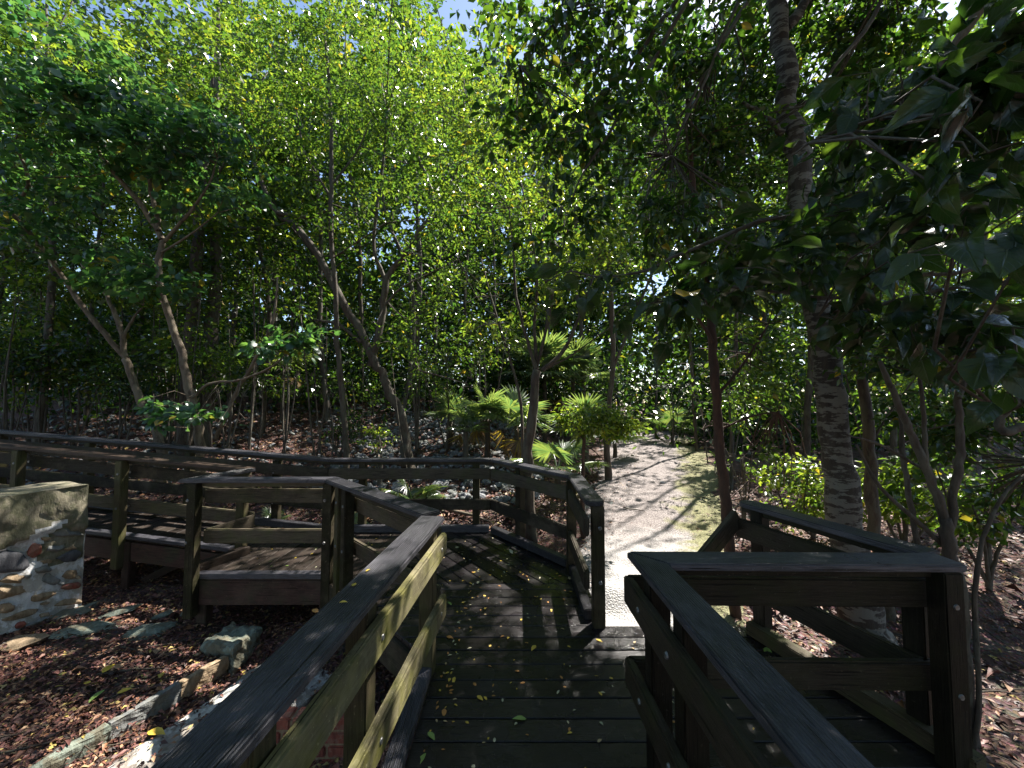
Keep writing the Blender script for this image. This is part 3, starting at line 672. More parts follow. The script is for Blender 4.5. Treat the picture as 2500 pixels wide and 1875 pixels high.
def stone_wall():
    root = thing('stone_wall', 'ruined rubble stone wall with white mortar and a mossy render top at the left edge', 'wall', (-4.9, 3.9, -.5))
    a = PZ(196, 1470, -.47); a = Vector((a.x, a.y)); b = PZ(-60, 1560, -.47); b = Vector((b.x, b.y)); dr = (b-a).normalized(); b = a+dr*2.6
    n = Vector((dr.y, -dr.x));  n = n if n.x > 0 else -n
    zt = .80; L = 2.6; nx, nz = 70, 34
    # front face grid with lumps, then closed box behind
    V = []; ff = []; lt = []; mi = []
    rs = np.random.default_rng(5)
    def P(u, z, o): q = a+dr*u+n*o; return (q.x, q.y, z)
    for i in range(nx+1):
        for j in range(nz+1):
            u = L*i/nx; z = -.62+(zt+.62)*j/nz
            o = .013*math.sin(u*7+z*5)+.009*math.sin(u*17-z*13)+.006*rs.normal()+(.05 if z > .30+.06*math.sin(u*6) else 0)+.10*max(0, -.25-z)
            V.append(P(u, z, o))
    for i in range(nx):
        for j in range(nz):
            q = i*(nz+1)+j; ff += [q, q+nz+1, q+nz+2, q+1]; lt.append(4)
            z = -.62+(zt+.62)*(j+.5)/nz; u = L*(i+.5)/nx; mi.append(1 if z > .36+.12*math.sin(u*5+1)-(.45 if u < .24+.1*math.sin(z*9) and z > -.05 else 0) else 0)
    # top, end, back
    def quad(p, m):
        o = len(V); V.extend(p); ff.extend([o, o+1, o+2, o+3]); lt.append(4); mi.append(m)
    for i in range(14):
        for jj in range(3):
            pts_ = []
            for (di, dj) in ((0, 0), (1, 0), (1, 1), (0, 1)):
                u = L*(i+di)/14; o = -.55*(jj+dj)/3+.05; zz = zt+.007*math.sin(u*9+o*13) if jj+dj > 0 else zt
                pts_.append(P(u, zz, o))
            quad(pts_, 1)
    for j in range(8):
        z0 = -.62+(zt+.62)*j/8; z1 = -.62+(zt+.62)*(j+1)/8
        quad([P(0, z0, -.5), P(0, z0, .02), P(0, z1, .03), P(0, z1, -.5)], 1 if j > 4 else 0)
    quad([P(0, -.62, -.5), P(L, -.62, -.5), P(L, zt, -.5), P(0, zt, -.5)], 0)
    me = mesh_np('masonry', np.array(V), ff, lt, False, mi)
    link('masonry', me, root, [M_MORTAR, M_RENDER])
    # face stones, laid in rough courses; one mesh per stone kind
    kinds = {0: [], 1: [], 2: [], 3: []}
    specs = [(.56, .20, .13, .12, 1), (.36, .23, .035, .06, 3), (.27, .09, .075, .07, 0), (.12, .04, .075, .06, 1), (.42, .0, .06, .06, 3), (.50, -.12, .10, .05, 2), (.10, -.12, .05, .04, 2), (.30, -.22, .08, .045, 2), (.09, -.26, .05, .03, 3)]
    s = 0
    for _ in range(1500):
        u = rs.uniform(0, L); z = rs.uniform(-.60, .34); big = _ < 500
        specs.append((u, z, rs.uniform(.055, .10) if big else rs.uniform(.022, .05), rs.uniform(.030, .055) if big else rs.uniform(.015, .03), int(rs.choice([0, 0, 0, 1, 2, 2, 2, 2, 3]))))
    placed = []
    for (u, z, w, h, kd) in specs:
        if u-w < .005 or any(abs(u-p[0]) < (w+p[2])*1.12 and abs(z-p[1]) < (h+p[3])*1.15 for p in placed): continue
        placed.append((u, z, w, h)); s += 1
        Vb, Fb = blob_geo((0, 0, 0), (w*1.55, .040, h*1.65), s+50, 3, .12, 1, (.38, .72))
        kinds[kd].append(([P(u+v[0], z+v[2]+v[0]*.25, .012+v[1]+(.10*max(0, -.25-z))) for v in Vb], Fb))
    for kd, m in ((0, M_STONEG), (1, M_STONED), (2, M_STONEB), (3, M_BRICK)):
        V = []; ff = []; lt = []
        for vb, fb in kinds[kd]:
            o = len(V); V += vb
            for f in fb: ff += [q+o for q in f]; lt.append(len(f))
        if V: link('facing_stones', mesh_np('facing_stones', np.array(V), ff, lt, False), root, m)
stone_wall()

rock_meshes = []
for i in range(9):
    V, Fc = blob_geo((0, 0, 0), (1, .8+.1*(i % 3), .55+.08*(i % 4)), 100+i, 2, .25)
    me = bpy.data.meshes.new('rock'); me.from_pydata(V, [], Fc); me.materials.append(M_ROCK); rock_meshes.append(me)
def rock(name, label, x, y, z, s, rot, me=None, group=None, cat='rock', mat=None):
    if mat: me = me.copy(); me.materials.clear(); me.materials.append(mat)
    o = bpy.data.objects.new(name, me); COL.objects.link(o); o.location = (x, y, z); o.scale = s; o.rotation_euler = rot
    return tag(o, label, cat, group)
# low stone edging of the old foundation
spec = [('long flat mossy stone lying in the leaf litter in front of the wall', 205, 1530, .26, .16, .06),
        ('grey-green slab lying against the foot of the ruined wall', 170, 1490, .22, .14, .07),
        ('pale blue-green stone at the right end of the stone row', 460, 1487, .09, .08, .07),
        ('rounded grey stone behind the mossy slabs', 405, 1490, .13, .08, .06),
        ('broad tilted slab in the middle of the stone row', 380, 1530, .24, .17, .09),
        ('thin grey slab behind the middle of the stone row', 290, 1490, .20, .12, .05),
        ('reddish broken slab at the left edge of the litter', 50, 1560, .26, .18, .06),
        ('brown flat stone beside the wooden support post', 225, 1462, .18, .12, .04)]
for i, (lb, px, py, a, b, c) in enumerate(spec):
    p = PZ(px, py, -.45); rock('stone_slab', lb, p.x, p.y, g(p.x, p.y)+c*.35, (a, b, c), (rng.normal(0, .1), rng.normal(0, .1), .3+rng.normal(0, .3)), rock_meshes[i % 9], 'stones in the old foundation row', 'stone', M_ROCKG if i != 6 else M_STONEB)
# corner block + kerb line
kb = thing('foundation_kerb', 'low crumbling stone kerb running from the mossy corner block towards the camera', 'kerb', (-2.55, 3.0, -.6))
def rough_box(name, c, dims, seed, parent, mat, amp=.02, rot=0, n=10):
    bm = bmesh.new(); bmesh.ops.create_cube(bm, size=1); bmesh.ops.subdivide_edges(bm, edges=list(bm.edges), cuts=n, use_grid_fill=True)
    rs = np.random.default_rng(seed); ph = rs.uniform(0, 6, 8)
    for v in bm.verts:
        x, y, z = v.co.x*dims[0], v.co.y*dims[1], v.co.z*dims[2]
        q = max(abs(v.co.x), abs(v.co.y))*abs(v.co.z)*4       # round the edges
        k = 1-.10*max(0, q-.75)*4*.5
        o = amp*(math.sin(x*21+y*9+ph[0])+math.sin(y*27-z*31+ph[1])+.7*math.sin(z*43+x*37+ph[2])+.6*math.sin(y*71+x*55+z*60+ph[3]))*.5+rs.normal(0, amp*.16)
        nrm = Vector((v.co.x if abs(v.co.x) > .49 else 0, v.co.y if abs(v.co.y) > .49 else 0, v.co.z if abs(v.co.z) > .49 else 0))
        v.co = Vector((x*k, y*k, z*k))+nrm*2*o
    me = bpy.data.meshes.new(name); bm.to_mesh(me); bm.free()
    return link(name, me, parent, mat, Matrix.Translation(c) @ Matrix.Rotation(rot, 4, 'Z'))
rough_box('corner_block', (-2.56, 3.60, -.60), (.34, .30, .34), 77, kb, M_ROCKG, .014, -.2, 14)
yk = 3.42
for i in range(7):
    l = rng.uniform(.30, .55); yb = yk-l
    rough_box('kerb_stone', (-2.50+.37*((yk+yb)/2-3.4)+rng.normal(0, .008), (yk+yb)/2, -.565+rng.normal(0, .004)), (.05, l*1.07, .16), 200+i, kb, (M_STONEB, M_STONEG, M_ROCKG)[i % 3], .007, -.355+rng.normal(0, .02)); yk = yb
sl_ = thing('pale_slab', 'low pale crumbling slab, lightened to read as a sunlit strip, between stone kerb and left railing', 'slab', (-2.0, 2.5, -.7))
rough_box('slab', (-2.15, 2.60, -.655), (.74, 1.9, .10), 99, sl_, M_SLAB, .016, -.355, 16)
# broken brick pier below the left rail
bk = thing('brick_pier', 'stub of old red brickwork in the hollow under the left railing', 'brickwork', (-1.45, 2.55, -.7))
for r in range(4):
    for c in range(3):
        beam('brick', (-1.72+c*.235+.06*(r % 2), 2.62, -.64+r*.085), (-1.50+c*.235+.06*(r % 2), 2.62, -.64+r*.085), .11, .072, M_BRICK, bk, .008)
me = prism_mesh('mortar', [(-1.72, 2.575, -.72), (-1.03, 2.575, -.72), (-1.03, 2.665, -.72), (-1.72, 2.665, -.72)], [(-1.72, 2.575, -.36), (-1.03, 2.575, -.36), (-1.03, 2.665, -.36), (-1.72, 2.665, -.36)], .01)
link('mortar', me, bk, M_STONEB)
for i, (x, y, s) in enumerate(((-1.25, 1.75, .13), (-1.42, 1.55, .10), (-1.12, 2.05, .12), (-1.2, 1.35, .16))):
    rock('rubble_stone', ['lichen-white stone in the hollow below the left handrail', 'smaller stone leaning beside the lichen-white one', 'dark stone near the red brickwork', 'largest stone in the hollow at the bottom of the picture'][i],
         x, y, g(x, y)+s*.3, (s, s*.8, s*.7), (.2, .1, i), rock_meshes[i+2], None, 'stone', M_ROCK if i != 2 else M_STONED)

# rubble bank: 230 individual rocks, the rest as one mass
placed = []
n_ind = 0
def bank_pt():
    if rng.random() < .5:
        return rng.uniform(-3.6, 1.4), rng.uniform(6.4, 12)
    return rng.uniform(-15, 1.0), rng.uniform(6.8, 13)
cand = []
for i in range(3800):
    x, y = bank_pt()
    if x > .4+.12*(y-6): continue
    cand.append((x, y, rng.uniform(.04, .135)*(1+.035*(y-6))))
cand.sort(key=lambda c: -c[2]/c[1])
for i, (x, y, s) in enumerate(cand[:230]):
    rock('rock', 'grey broken limestone rock in the rubble bank behind the railing', x, y, g(x, y)+s*.3, (s, s*rng.uniform(.6, 1), s*rng.uniform(.5, .9)), (rng.normal(0, .4), rng.normal(0, .4), rng.uniform(0, 6)), rock_meshes[i % 9], 'rocks of the rubble bank')
V = []; ff = []; lt = []
protos = [([np.array(v.co) for v in m.vertices], [list(p.vertices) for p in m.polygons]) for m in rock_meshes[:3]]
for m_i in range(3):
    bm = bmesh.new(); bm.from_mesh(rock_meshes[m_i]); bm.free()
small = []
for i in range(3):
    Vb, Fb = blob_geo((0, 0, 0), (1, .8, .6), 300+i, 1, .25); small.append((np.array(Vb), Fb))
for (x, y, s) in cand[230:]:
    Vb, Fb = small[int(rng.integers(3))]; an = rng.uniform(0, 6); c, s_ = math.cos(an), math.sin(an)
    q = Vb*s*.75; q = np.stack([q[:, 0]*c-q[:, 1]*s_, q[:, 0]*s_+q[:, 1]*c, q[:, 2]], 1)+np.array([x, y, g(x, y)+s*.2])
    o = len(V); V += list(q)
    for f in Fb: ff += [k+o for k in f]; lt.append(len(f))
tag(link('rubble', mesh_np('rubble', np.array(V), ff, lt), None, M_ROCK), 'smaller grey rubble filling the stony bank', 'rubble', None, 'stuff')
for i, (px, py, Y, s, lb) in enumerate([(1620, 1190, 8, .1, 'small dark stone at the left side of the sunlit path'), (1720, 1292, 4.2, .06, 'pale blue stone on the mossy right side of the path'), (1668, 1330, 3.9, .09, 'white stone where the gravel meets the corner railing'),
                                        (1380, 1240, 5.4, .13, 'pale stone behind the bend of the back railing'), (1490, 1178, 6.6, .09, 'dark brown stone near the rounded cap of the back railing')]):
    p = PY(px, py, Y); rock('stone', lb, p.x, p.y, g(p.x, p.y)+s*.2, (s, s*.7, s*.5), (0, .1, i), rock_meshes[i], None, 'stone')

# pale ruined wall far behind the trees
def far_wall():
    a = PY(560, 900, 15.5); b = PY(1010, 900, 14.5)
    root = thing('ruined_wall', 'pale pinkish masonry wall of a ruin seen through the trees', 'wall', (a.x, a.y, 1.2))
    pr = [(0, 2.3), (.12, 2.55), (.25, 2.5), (.4, 3.0), (.55, 2.85), (.62, 2.2), (.75, 2.1), (.9, 1.9), (1, 1.5)]
    d_ = Vector((b.x-a.x, b.y-a.y)); L = d_.length; M = Matrix.Translation((a.x, a.y, 0)) @ Matrix.Rotation(math.atan2(d_.y, d_.x), 4, 'Z')
    bot = [(0, 0, .5), (L, 0, .5)]; top = [(u*L, 0, z) for u, z in pr][::-1]; pl = bot+top
    me = prism_mesh('masonry', [(p[0], 0, p[2]) for p in pl], [(p[0], .4, p[2]) for p in pl], .02)
    link('masonry', me, root, M_PINK, M)
far_wall()

# ================================================================== LEAF LITTER (ground) and leaves on the deck
def litter(name, label, n, sampler, size, flat=.35):
    X, Y = sampler(n); kk = rng.random(len(X)) < .62+.38*np.sin(X*3.3+2*np.sin(Y*2.1))*np.sin(Y*4.1+X); X, Y = X[kk], Y[kk]; Z = gz(X, Y)+.015+rng.random(len(X))*.02
    C = np.stack([X, Y, Z], 1); an = rng.uniform(0, 6.28, len(X)); U = np.stack([np.cos(an), np.sin(an), rng.normal(0, flat*.4, len(X))], 1)
    Nn = np.array([0, 0, 1.])+rng.normal(0, flat, (len(X), 3)); L = size*rng.uniform(.4, 1.5, len(X))*np.where(rng.random(len(X)) < .05, 1.9, 1)
    me = leaves_mesh(name, C, U, Nn, L, L*rng.uniform(.3, .6, len(X)), T_FOLD)
    tag(link(name, me, None, M_LITTER), label, 'leaf litter', None, 'stuff')
litter('leaf_litter', 'thick brown and orange fallen leaves covering the hollow on the left', 90000, lambda n: (rng.uniform(-6.0, -.62, n), rng.uniform(.6, 5.2, n)), .036)
litter('leaf_litter', 'fallen leaves and twigs on the ground behind the back railing', 62000, lambda n: (.9-15.5*rng.random(n)**1.1, 5.3+8.5*rng.random(n)**1.1), .07)
def slab_litter():
    n = 1500; X = rng.uniform(-3.0, -1.3, n); Y = rng.uniform(1.5, 3.6, n); k = np.abs((X+2.15)-.37*(Y-2.6)) < .40; X, Y = X[k], Y[k]
    C = np.stack([X, Y, np.full(len(X), -.592)+rng.random(len(X))*.015], 1); an = rng.uniform(0, 6.28, len(X)); L = .042*rng.uniform(.5, 1.5, len(X))
    U = np.stack([np.cos(an), np.sin(an), rng.normal(0, .1, len(X))], 1); Nn = np.array([0, 0, 1.])+rng.normal(0, .3, (len(X), 3))
    tag(link('leaf_litter', leaves_mesh('leaf_litter', C, U, Nn, L, L*.42, T_FOLD), None, M_LITTER), 'orange-brown leaves lying on the sunlit pale slab', 'leaf litter', None, 'stuff')
slab_litter()
def rs_(n):
    x = rng.uniform(1.2, 8, n); y = rng.uniform(.8, 9, n); k = (np.abs(x-(1.02+.40*(y-3))) > .75+.10*(y-3)) & ~((x < 2.25) & (y < 2.95)); return x[k], y[k]
litter('leaf_litter', 'brown leaf litter on the ground to the right of the path', 42000, rs_, .055)
def rp_(n):
    x = rng.normal(0, 1.1, n); y = 3.0+9*rng.random(n)**1.2; k = np.abs(x) > .5; return (x+1.02+.40*(y-3))[k], y[k]
litter('leaf_litter', 'small drift of brown leaves where the path meets the deck edge', 1500, lambda n: (rng.uniform(.68, 1.8, n), 2.985+abs(rng.normal(0, .06, n))), .03)
litter('leaf_litter', 'scattered dry leaves along the edges of the gravel path', 7000, rp_, .03, .25)

def twig_obj(label, x, y, L, an, r=.006, z=None, mat=B_GREY, group='fallen sticks'):
    pts = []; c = np.array([x, y]);
    for k in range(5):
        t = (k/4-.5)*L; q = c+np.array([math.cos(an), math.sin(an)])*t+rng.normal(0, .02*L, 2); pts.append((q[0], q[1], (g(q[0], q[1]) if z is None else z)+.02+r))
    me = tubes_mesh('stick', [(pts, [r, r, r*.9, r*.7, r*.3])], 5); o = link('stick', me, None, mat); return tag(o, label, 'stick', group)
for i in range(26):
    twig_obj('thin grey stick among the dead leaves left of the ramp', rng.uniform(-5, -2.6), rng.uniform(1.7, 3.6), rng.uniform(.2, .7), rng.normal(.5, .5), rng.uniform(.003, .008), group='sticks in the left litter')
for i in range(30):
    twig_obj('dry stick on the ground just behind the back railing', rng.uniform(-1.2, .3), rng.uniform(5.4, 6.6), rng.uniform(.2, .6), rng.uniform(0, 3), rng.uniform(.003, .007), group='sticks behind the back railing')
twig_obj('thick fallen branch lying behind the back railing', -.95, 6.2, 1.5, -.5, .035, group=None, mat=B_PALE)
twig_obj('short dark stick lying on the middle of the path', 1.95, 6.2, .35, -.7, .012, group=None, mat=B_DARK)
for i in range(16):
    twig_obj('fallen stick on the litter at the right edge', rng.uniform(2.8, 4.6), rng.uniform(1.9, 4.2), rng.uniform(.3, .9), rng.normal(-.4, .5), rng.uniform(.003, .009), group='sticks on the right-hand litter')

M_LY = simple('yellow_leaf', (.55, .38, .05), .5, 0, 40, .4); M_LO = simple('orange_leaf', (.42, .19, .045), .5, 0, 40, .4)
M_LG = simple('green_fallen_leaf', (.20, .30, .07), .45, 0, 40, .3); M_LB = simple('tan_leaf', (.38, .28, .14), .6, 0, 40, .4); M_LW = simple('pale_leaf', (.42, .40, .26), .5, 0, 40, .3)
dl = {}
for nm, m in (('y', M_LY), ('o', M_LO), ('g', M_LG), ('b', M_LB), ('w', M_LW)):
    me = leaves_mesh('fallen_leaf', np.zeros((1, 3)), np.array([[1., 0, 0]]), np.array([[0, 0, 1.]]), np.array([1.]), np.array([.62]), T_OVAL, True); me.materials.append(m); dl[nm] = me
def dleaf(kind, x, y, z, s, label, group=None):
    o = bpy.data.objects.new('fallen_leaf', dl[kind]); COL.objects.link(o); o.location = (x, y, z); o.scale = (s, s*rng.uniform(.6, 1), s*rng.uniform(.15, .5))
    o.rotation_euler = (rng.normal(0, .1), rng.normal(0, .1), rng.uniform(0, 6.28)); return tag(o, label, 'leaf', group)
names = {'y': 'yellow', 'o': 'orange', 'g': 'green', 'b': 'tan', 'w': 'pale'}
for i in range(240):
    k = rng.choice(['y', 'o', 'b', 'w', 'y', 'o']); x = rng.uniform(-.44, .62) if rng.random() < .8 else rng.uniform(.7, 1.6); y = 1.3+2.6*rng.random()**1.2
    if x > .7 and not 1.7 < y < 2.9: continue
    if rng.random() < .25: x = -.44+abs(rng.normal(0, .05))
    dleaf(k, x, y, .004, rng.uniform(.016, .034), 'tiny %s leaflet lying on the wet ramp planks' % names[k], 'tiny leaflets on the ramp')
for i in range(70):
    x, y = rng.uniform(-1.1, .5), rng.uniform(3.6, 5.0)
    if x*.79+y*.61 > 3.0: continue
    dleaf(rng.choice(['y', 'w', 'b']), x, y, .004, rng.uniform(.018, .035), 'tiny leaflet on the diagonal planks of the landing', 'tiny leaflets on the landing')
for i in range(45):
    x, y = rng.uniform(-3.0, -1.2), rng.uniform(4.0, 5.0); dleaf(rng.choice(['y', 'w', 'g']), x, y, .004, rng.uniform(.02, .04), 'tiny leaflet on the side platform planks', 'tiny leaflets on the side platform')
big = [('g', 1040, 1838, .085, 'large green-yellow leaf at the left of the lowest planks'), ('g', 1045, 1787, .06, 'dry green leaf just above the large green one'), ('g', 1285, 1755, .075, 'crumpled green leaf near the middle of the ramp'),
       ('y', 1110, 1652, .055, 'bright yellow curled leaf against the left kerb'), ('y', 1165, 1698, .05, 'small yellow leaf right of the curled one'), ('y', 1308, 1575, .065, 'yellow leaf below the end post of the back railing'),
       ('o', 1090, 1553, .06, 'orange leaf at the left side of the ramp beside the railing foot'), ('w', 1250, 1352, .10, 'long pale leaf on the diagonal planks'), ('g', 1102, 1477, .06, 'light green leaf next to the end of the left railing'),
       ('w', 1112, 1338, .08, 'oval pale leaf near the corner of the landing'), ('w', 1165, 1425, .06, 'greyish leaf at the seam of landing and ramp'), ('g', 1872, 1580, .09, 'long yellow-green leaf on the boards behind the right railing'),
       ('o', 1085, 1730, .05, 'brown leaf by the lower left kerb'), ('y', 1455, 1560, .05, 'yellow leaf at the foot of the rounded end post'), ('b', 1390, 1415, .07, 'clump of brown leaf by the landing corner')]
for k, px, py, s, lb in big:
    p = PZ(px, py, .006); dleaf(k, p.x, p.y, .006, s, lb)
for k, px, py, s, lb in [('y', 362, 1755, .14, 'bright yellow leaf on the sunlit strip of ground'), ('y', 250, 1655, .12, 'yellow leaf among dark litter, nearer the wall'), ('g', 255, 1690, .12, 'thin green-yellow leaf below the yellow one'),
                         ('y', 285, 1700, .08, 'small yellow leaf right of the thin green one'), ('y', 220, 1678, .06, 'pale yellow leaf left of the kerb'), ('b', 10, 1595, .12, 'tan leaf at the left frame edge')]:
    p = PZ(px, py, -.50); dleaf(k, p.x, p.y, g(p.x, p.y)+.05, s, lb)
for i, (px, py, k) in enumerate([(893, 1395, 'y'), (862, 1431, 'y'), (828, 1470, 'y'), (775, 1495, 'o'), (1160, 1265, 'w')][:4]):
    p = PZ(px, py, .950); dleaf(k, p.x, p.y, .950, .035, ['small yellow leaf on the left handrail, the farthest', 'long yellow leaf on the left handrail, second from its far end', 'tan leaf on the left handrail beside a dark crack', 'orange leaf on the edge of the left handrail'][i], 'leaves on the left handrail')

# ================================================================== PALMS
def frond_mesh(R, pet, nseg=26, spread=5.4, drp=.35, seed=0):
    rs = np.random.default_rng(seed); V = []; Fc = []
    v, f = tube_geo([(0, 0, 0), (pet*.5, 0, pet*.16), (pet, 0, pet*.16)], [.012, .009, .006], 5); V += [tuple(q) for q in v]; Fc += f
    c = Vector((pet, 0, pet*.16))
    for i in range(nseg):
        a = -spread/2+spread*i/(nseg-1)+rs.normal(0, .02); L = R*(1-.10*abs(a)/3)*rs.uniform(.9, 1.05); w = R*spread/nseg*.30
        dd = Vector((math.cos(a), math.sin(a), 0)); s = Vector((-math.sin(a), math.cos(a), 0))
        o = len(V); fold = .35*w
        V += [tuple(c), tuple(c+dd*L*.55+s*w+Vector((0, 0, fold-drp*L*.10))), tuple(c+dd*L*.55+Vector((0, 0, -fold-drp*L*.10))), tuple(c+dd*L*.55-s*w+Vector((0, 0, fold-drp*L*.10))),
              tuple(c+dd*L+Vector((0, 0, -drp*L*rs.uniform(.3, .9))))]
        Fc += [(o, o+1, o+2), (o, o+2, o+3), (o+1, o+4, o+2), (o+2, o+4, o+3)]
    me = bpy.data.meshes.new('frond'); me.from_pydata(V, [], Fc); return me
def palm(label, x, y, h, n, R, pet, seed, dead=0, name='fan_palm', group=None):
    rs = np.random.default_rng(seed); z0 = g(x, y); root = thing(name, label, 'palm', (x, y, z0), group)
    if h > .12:
        me = tubes_mesh('trunk', [([(0, 0, -.1), (.01, .01, h*.5), (0, .02, h)], [.07, .06, .055])], 8); link('trunk', me, root, B_GREY, Matrix.Translation((x, y, z0)))
    ms = [frond_mesh(R, pet, 28, 5.0, .35, seed+q) for q in range(2)]
    for q in ms: q.materials.append(L_PALM)
    md = frond_mesh(R*.8, pet, 22, 3.5, 1.2, seed+9); md.materials.append(L_DEAD)
    for i in range(n):
        az = i*2.4+rs.normal(0, .25); el = rs.uniform(-.1, 1.25)*(1 if i > n*.3 else .4)
        isd = i < dead
        if isd: el = -rs.uniform(.7, 1.1)
        M = Matrix.Translation((x, y, z0+h)) @ Matrix.Rotation(az, 4, 'Z') @ Matrix.Rotation(-el, 4, 'Y') @ Matrix.Translation((0, 0, 0))
        # blade tips over towards the viewer side
        link('frond', md if isd else ms[i % 2], root, None, M)
    return root
def pxp(px, Y): p = PY(px, 1000, Y); return p.x, p.y
palm('large silvery fan palm towering over the smaller palms beside the path', *pxp(1400, 11.5), 2.2, 24, .66, .8, 1, 3)
palm('second tall fan palm just behind and left of the largest one', *pxp(1330, 11.5), 2.0, 20, .75, .85, 2, 2)
palm('bright green fan palm with upright fan in front of the tall palms', *pxp(1430, 8.8), .90, 12, .55, .5, 3, 0)
palm('small yellowing fan palm at the left of the palm group', *pxp(1100, 9.0), .6, 9, .42, .4, 4, 1)
palm('tiny star-shaped palm on a thin stem above the rocks', *pxp(1137, 8.2), .62, 8, .32, .28, 5, 0)
palm('yellow-green fan palm with an orange dead frond above the rocks', *pxp(1190, 8.6), .85, 11, .48, .42, 6, 2)
palm('fan palm with drooping dead fronds behind the forked tree', *pxp(1262, 8.4), .95, 12, .55, .45, 7, 3)
palm('pale fan palm with drooping white leaf tips beside the sapling', *pxp(1360, 7.0), .45, 9, .5, .5, 8, 2)
palm('low bluish fan palm at the far end of the path', *pxp(1640, 14), .4, 9, .6, .6, 9, 0)
palm('small fan palm left of the path where it enters the trees', *pxp(1500, 11), .5, 9, .5, .5, 10, 0)
palm('fan palm growing deep in the wood by the pinkish wall', *pxp(690, 11), 1.6, 12, .6, .5, 11, 1)
palm('fan palm seedling behind the back railing left of the forked tree', *pxp(1010, 6.3), .1, 8, .30, .35, 12, 0, 'palm_seedling')
palm('small bright palm seedling seen between the rails of the side platform', *pxp(670, 5.9), .05, 9, .16, .16, 13, 0, 'palm_seedling')
palm('blue-grey palm seedling seen through the diagonal rail', *pxp(860, 5.8), .05, 8, .16, .16, 14, 0, 'palm_seedling')

# ================================================================== TREES
def G(px, Y, py=1000):
    p = PY(px, py, Y); return Vector((p.x, p.y, g(p.x, p.y)-.1))
d_ = lambda x: x*1.1302
def limb(pts, Y, rads, ground=False):
    if not hasattr(Y, '__len__'): Y = [Y]*len(pts)
    P = [D(x, y, yy) for (x, y), yy in zip(pts, Y)]
    if ground: P = [Vector((P[0].x, P[0].y, g(P[0].x, P[0].y)-.1))]+P; rads = [rads[0]*1.45]+list(rads)
    return (P, list(rads))
def bl(x, y, Y, r, ncl, nl, sp): return (D(x, y, Y), r, ncl, nl, sp)

tree('leaning_tree', 'pale-barked tree leaning left with a long bare limb behind the left part of the railing', 'tree',
     [limb([(345, 955), (300, 850), (270, 775)], 7.0, (.07, .064, .056), True), limb([(270, 775), (200, 690), (150, 620), (90, 535), (20, 455), (-60, 400)], [7, 6.9, 6.8, 6.6, 6.4, 6.2], (.05, .046, .04, .034, .03, .02)),
      limb([(270, 775), (260, 710), (230, 640), (175, 570)], [7, 7, 7.1, 7.2], (.05, .045, .035, .02)), limb([(262, 745), (280, 700), (310, 660)], 7, (.03, .022, .012)), limb([(90, 535), (30, 500), (-40, 480)], 6.6, (.03, .02, .012)),
      limb([(20, 455), (60, 400), (40, 330), (0, 300)], [6.4, 6.3, 6.2, 6], (.03, .025, .02, .012))],
     [bl(120, 330, 6.0, (1.6, 1.2, 1.0), 46, 36, .28), bl(40, 480, 6.2, (1.2, .8, .7), 22, 30, .25), bl(220, 560, 6.6, (.8, .6, .5), 14, 24, .22), bl(60, 180, 5.5, (1.5, 1, .9), 40, 36, .28)], (.105, .72), B_PALE, L_HEART, tmpl=T_HEART)
tree('forked_tree', 'slender speckled tree with forked crown standing right of the leaning pale tree', 'tree',
     [limb([(430, 965), (415, 860), (385, 740), (350, 640), (342, 575), (352, 520)], 6.2, (.068, .06, .054, .048, .044, .042), True), limb([(352, 520), (310, 450), (245, 370), (215, 330), (200, 280)], [6.2, 6.2, 6.1, 6, 5.9], (.048, .042, .035, .028, .02)),
      limb([(345, 500), (330, 430), (315, 360), (300, 290)], [6.2, 6.2, 6.2, 6.3], (.04, .033, .028, .02)), limb([(352, 525), (400, 470), (450, 400), (470, 340)], [6.2, 6.1, 6.0, 6], (.03, .025, .018, .01)), limb([(350, 545), (420, 500), (470, 460)], 6.1, (.02, .014, .008)),
      limb([(412, 868), (450, 830), (520, 820), (590, 790), (640, 740)], [6.2, 6.1, 6, 5.9, 5.8], (.025, .02, .018, .014, .008)), limb([(465, 950), (510, 850), (560, 760), (590, 690), (600, 600)], [6.4, 6.4, 6.3, 6.2, 6.2], (.04, .036, .028, .022, .012))],
     [bl(300, 260, 5.8, (1.3, 1, .8), 40, 34, .26), bl(430, 360, 6, (1.2, .9, .8), 30, 32, .26), bl(360, 610, 5.9, (.6, .4, .3), 12, 26, .2), bl(620, 750, 5.7, (.6, .4, .3), 12, 22, .2), bl(420, 905, 5.6, (.55, .3, .18), 11, 16, .16), bl(230, 600, 6, (.6, .4, .3), 10, 20, .2),
      bl(330, 880, 5.6, (.4, .2, .15), 7, 12, .14)], (.11, .78), B_PALE, L_HEART, tmpl=T_HEART, low=False)
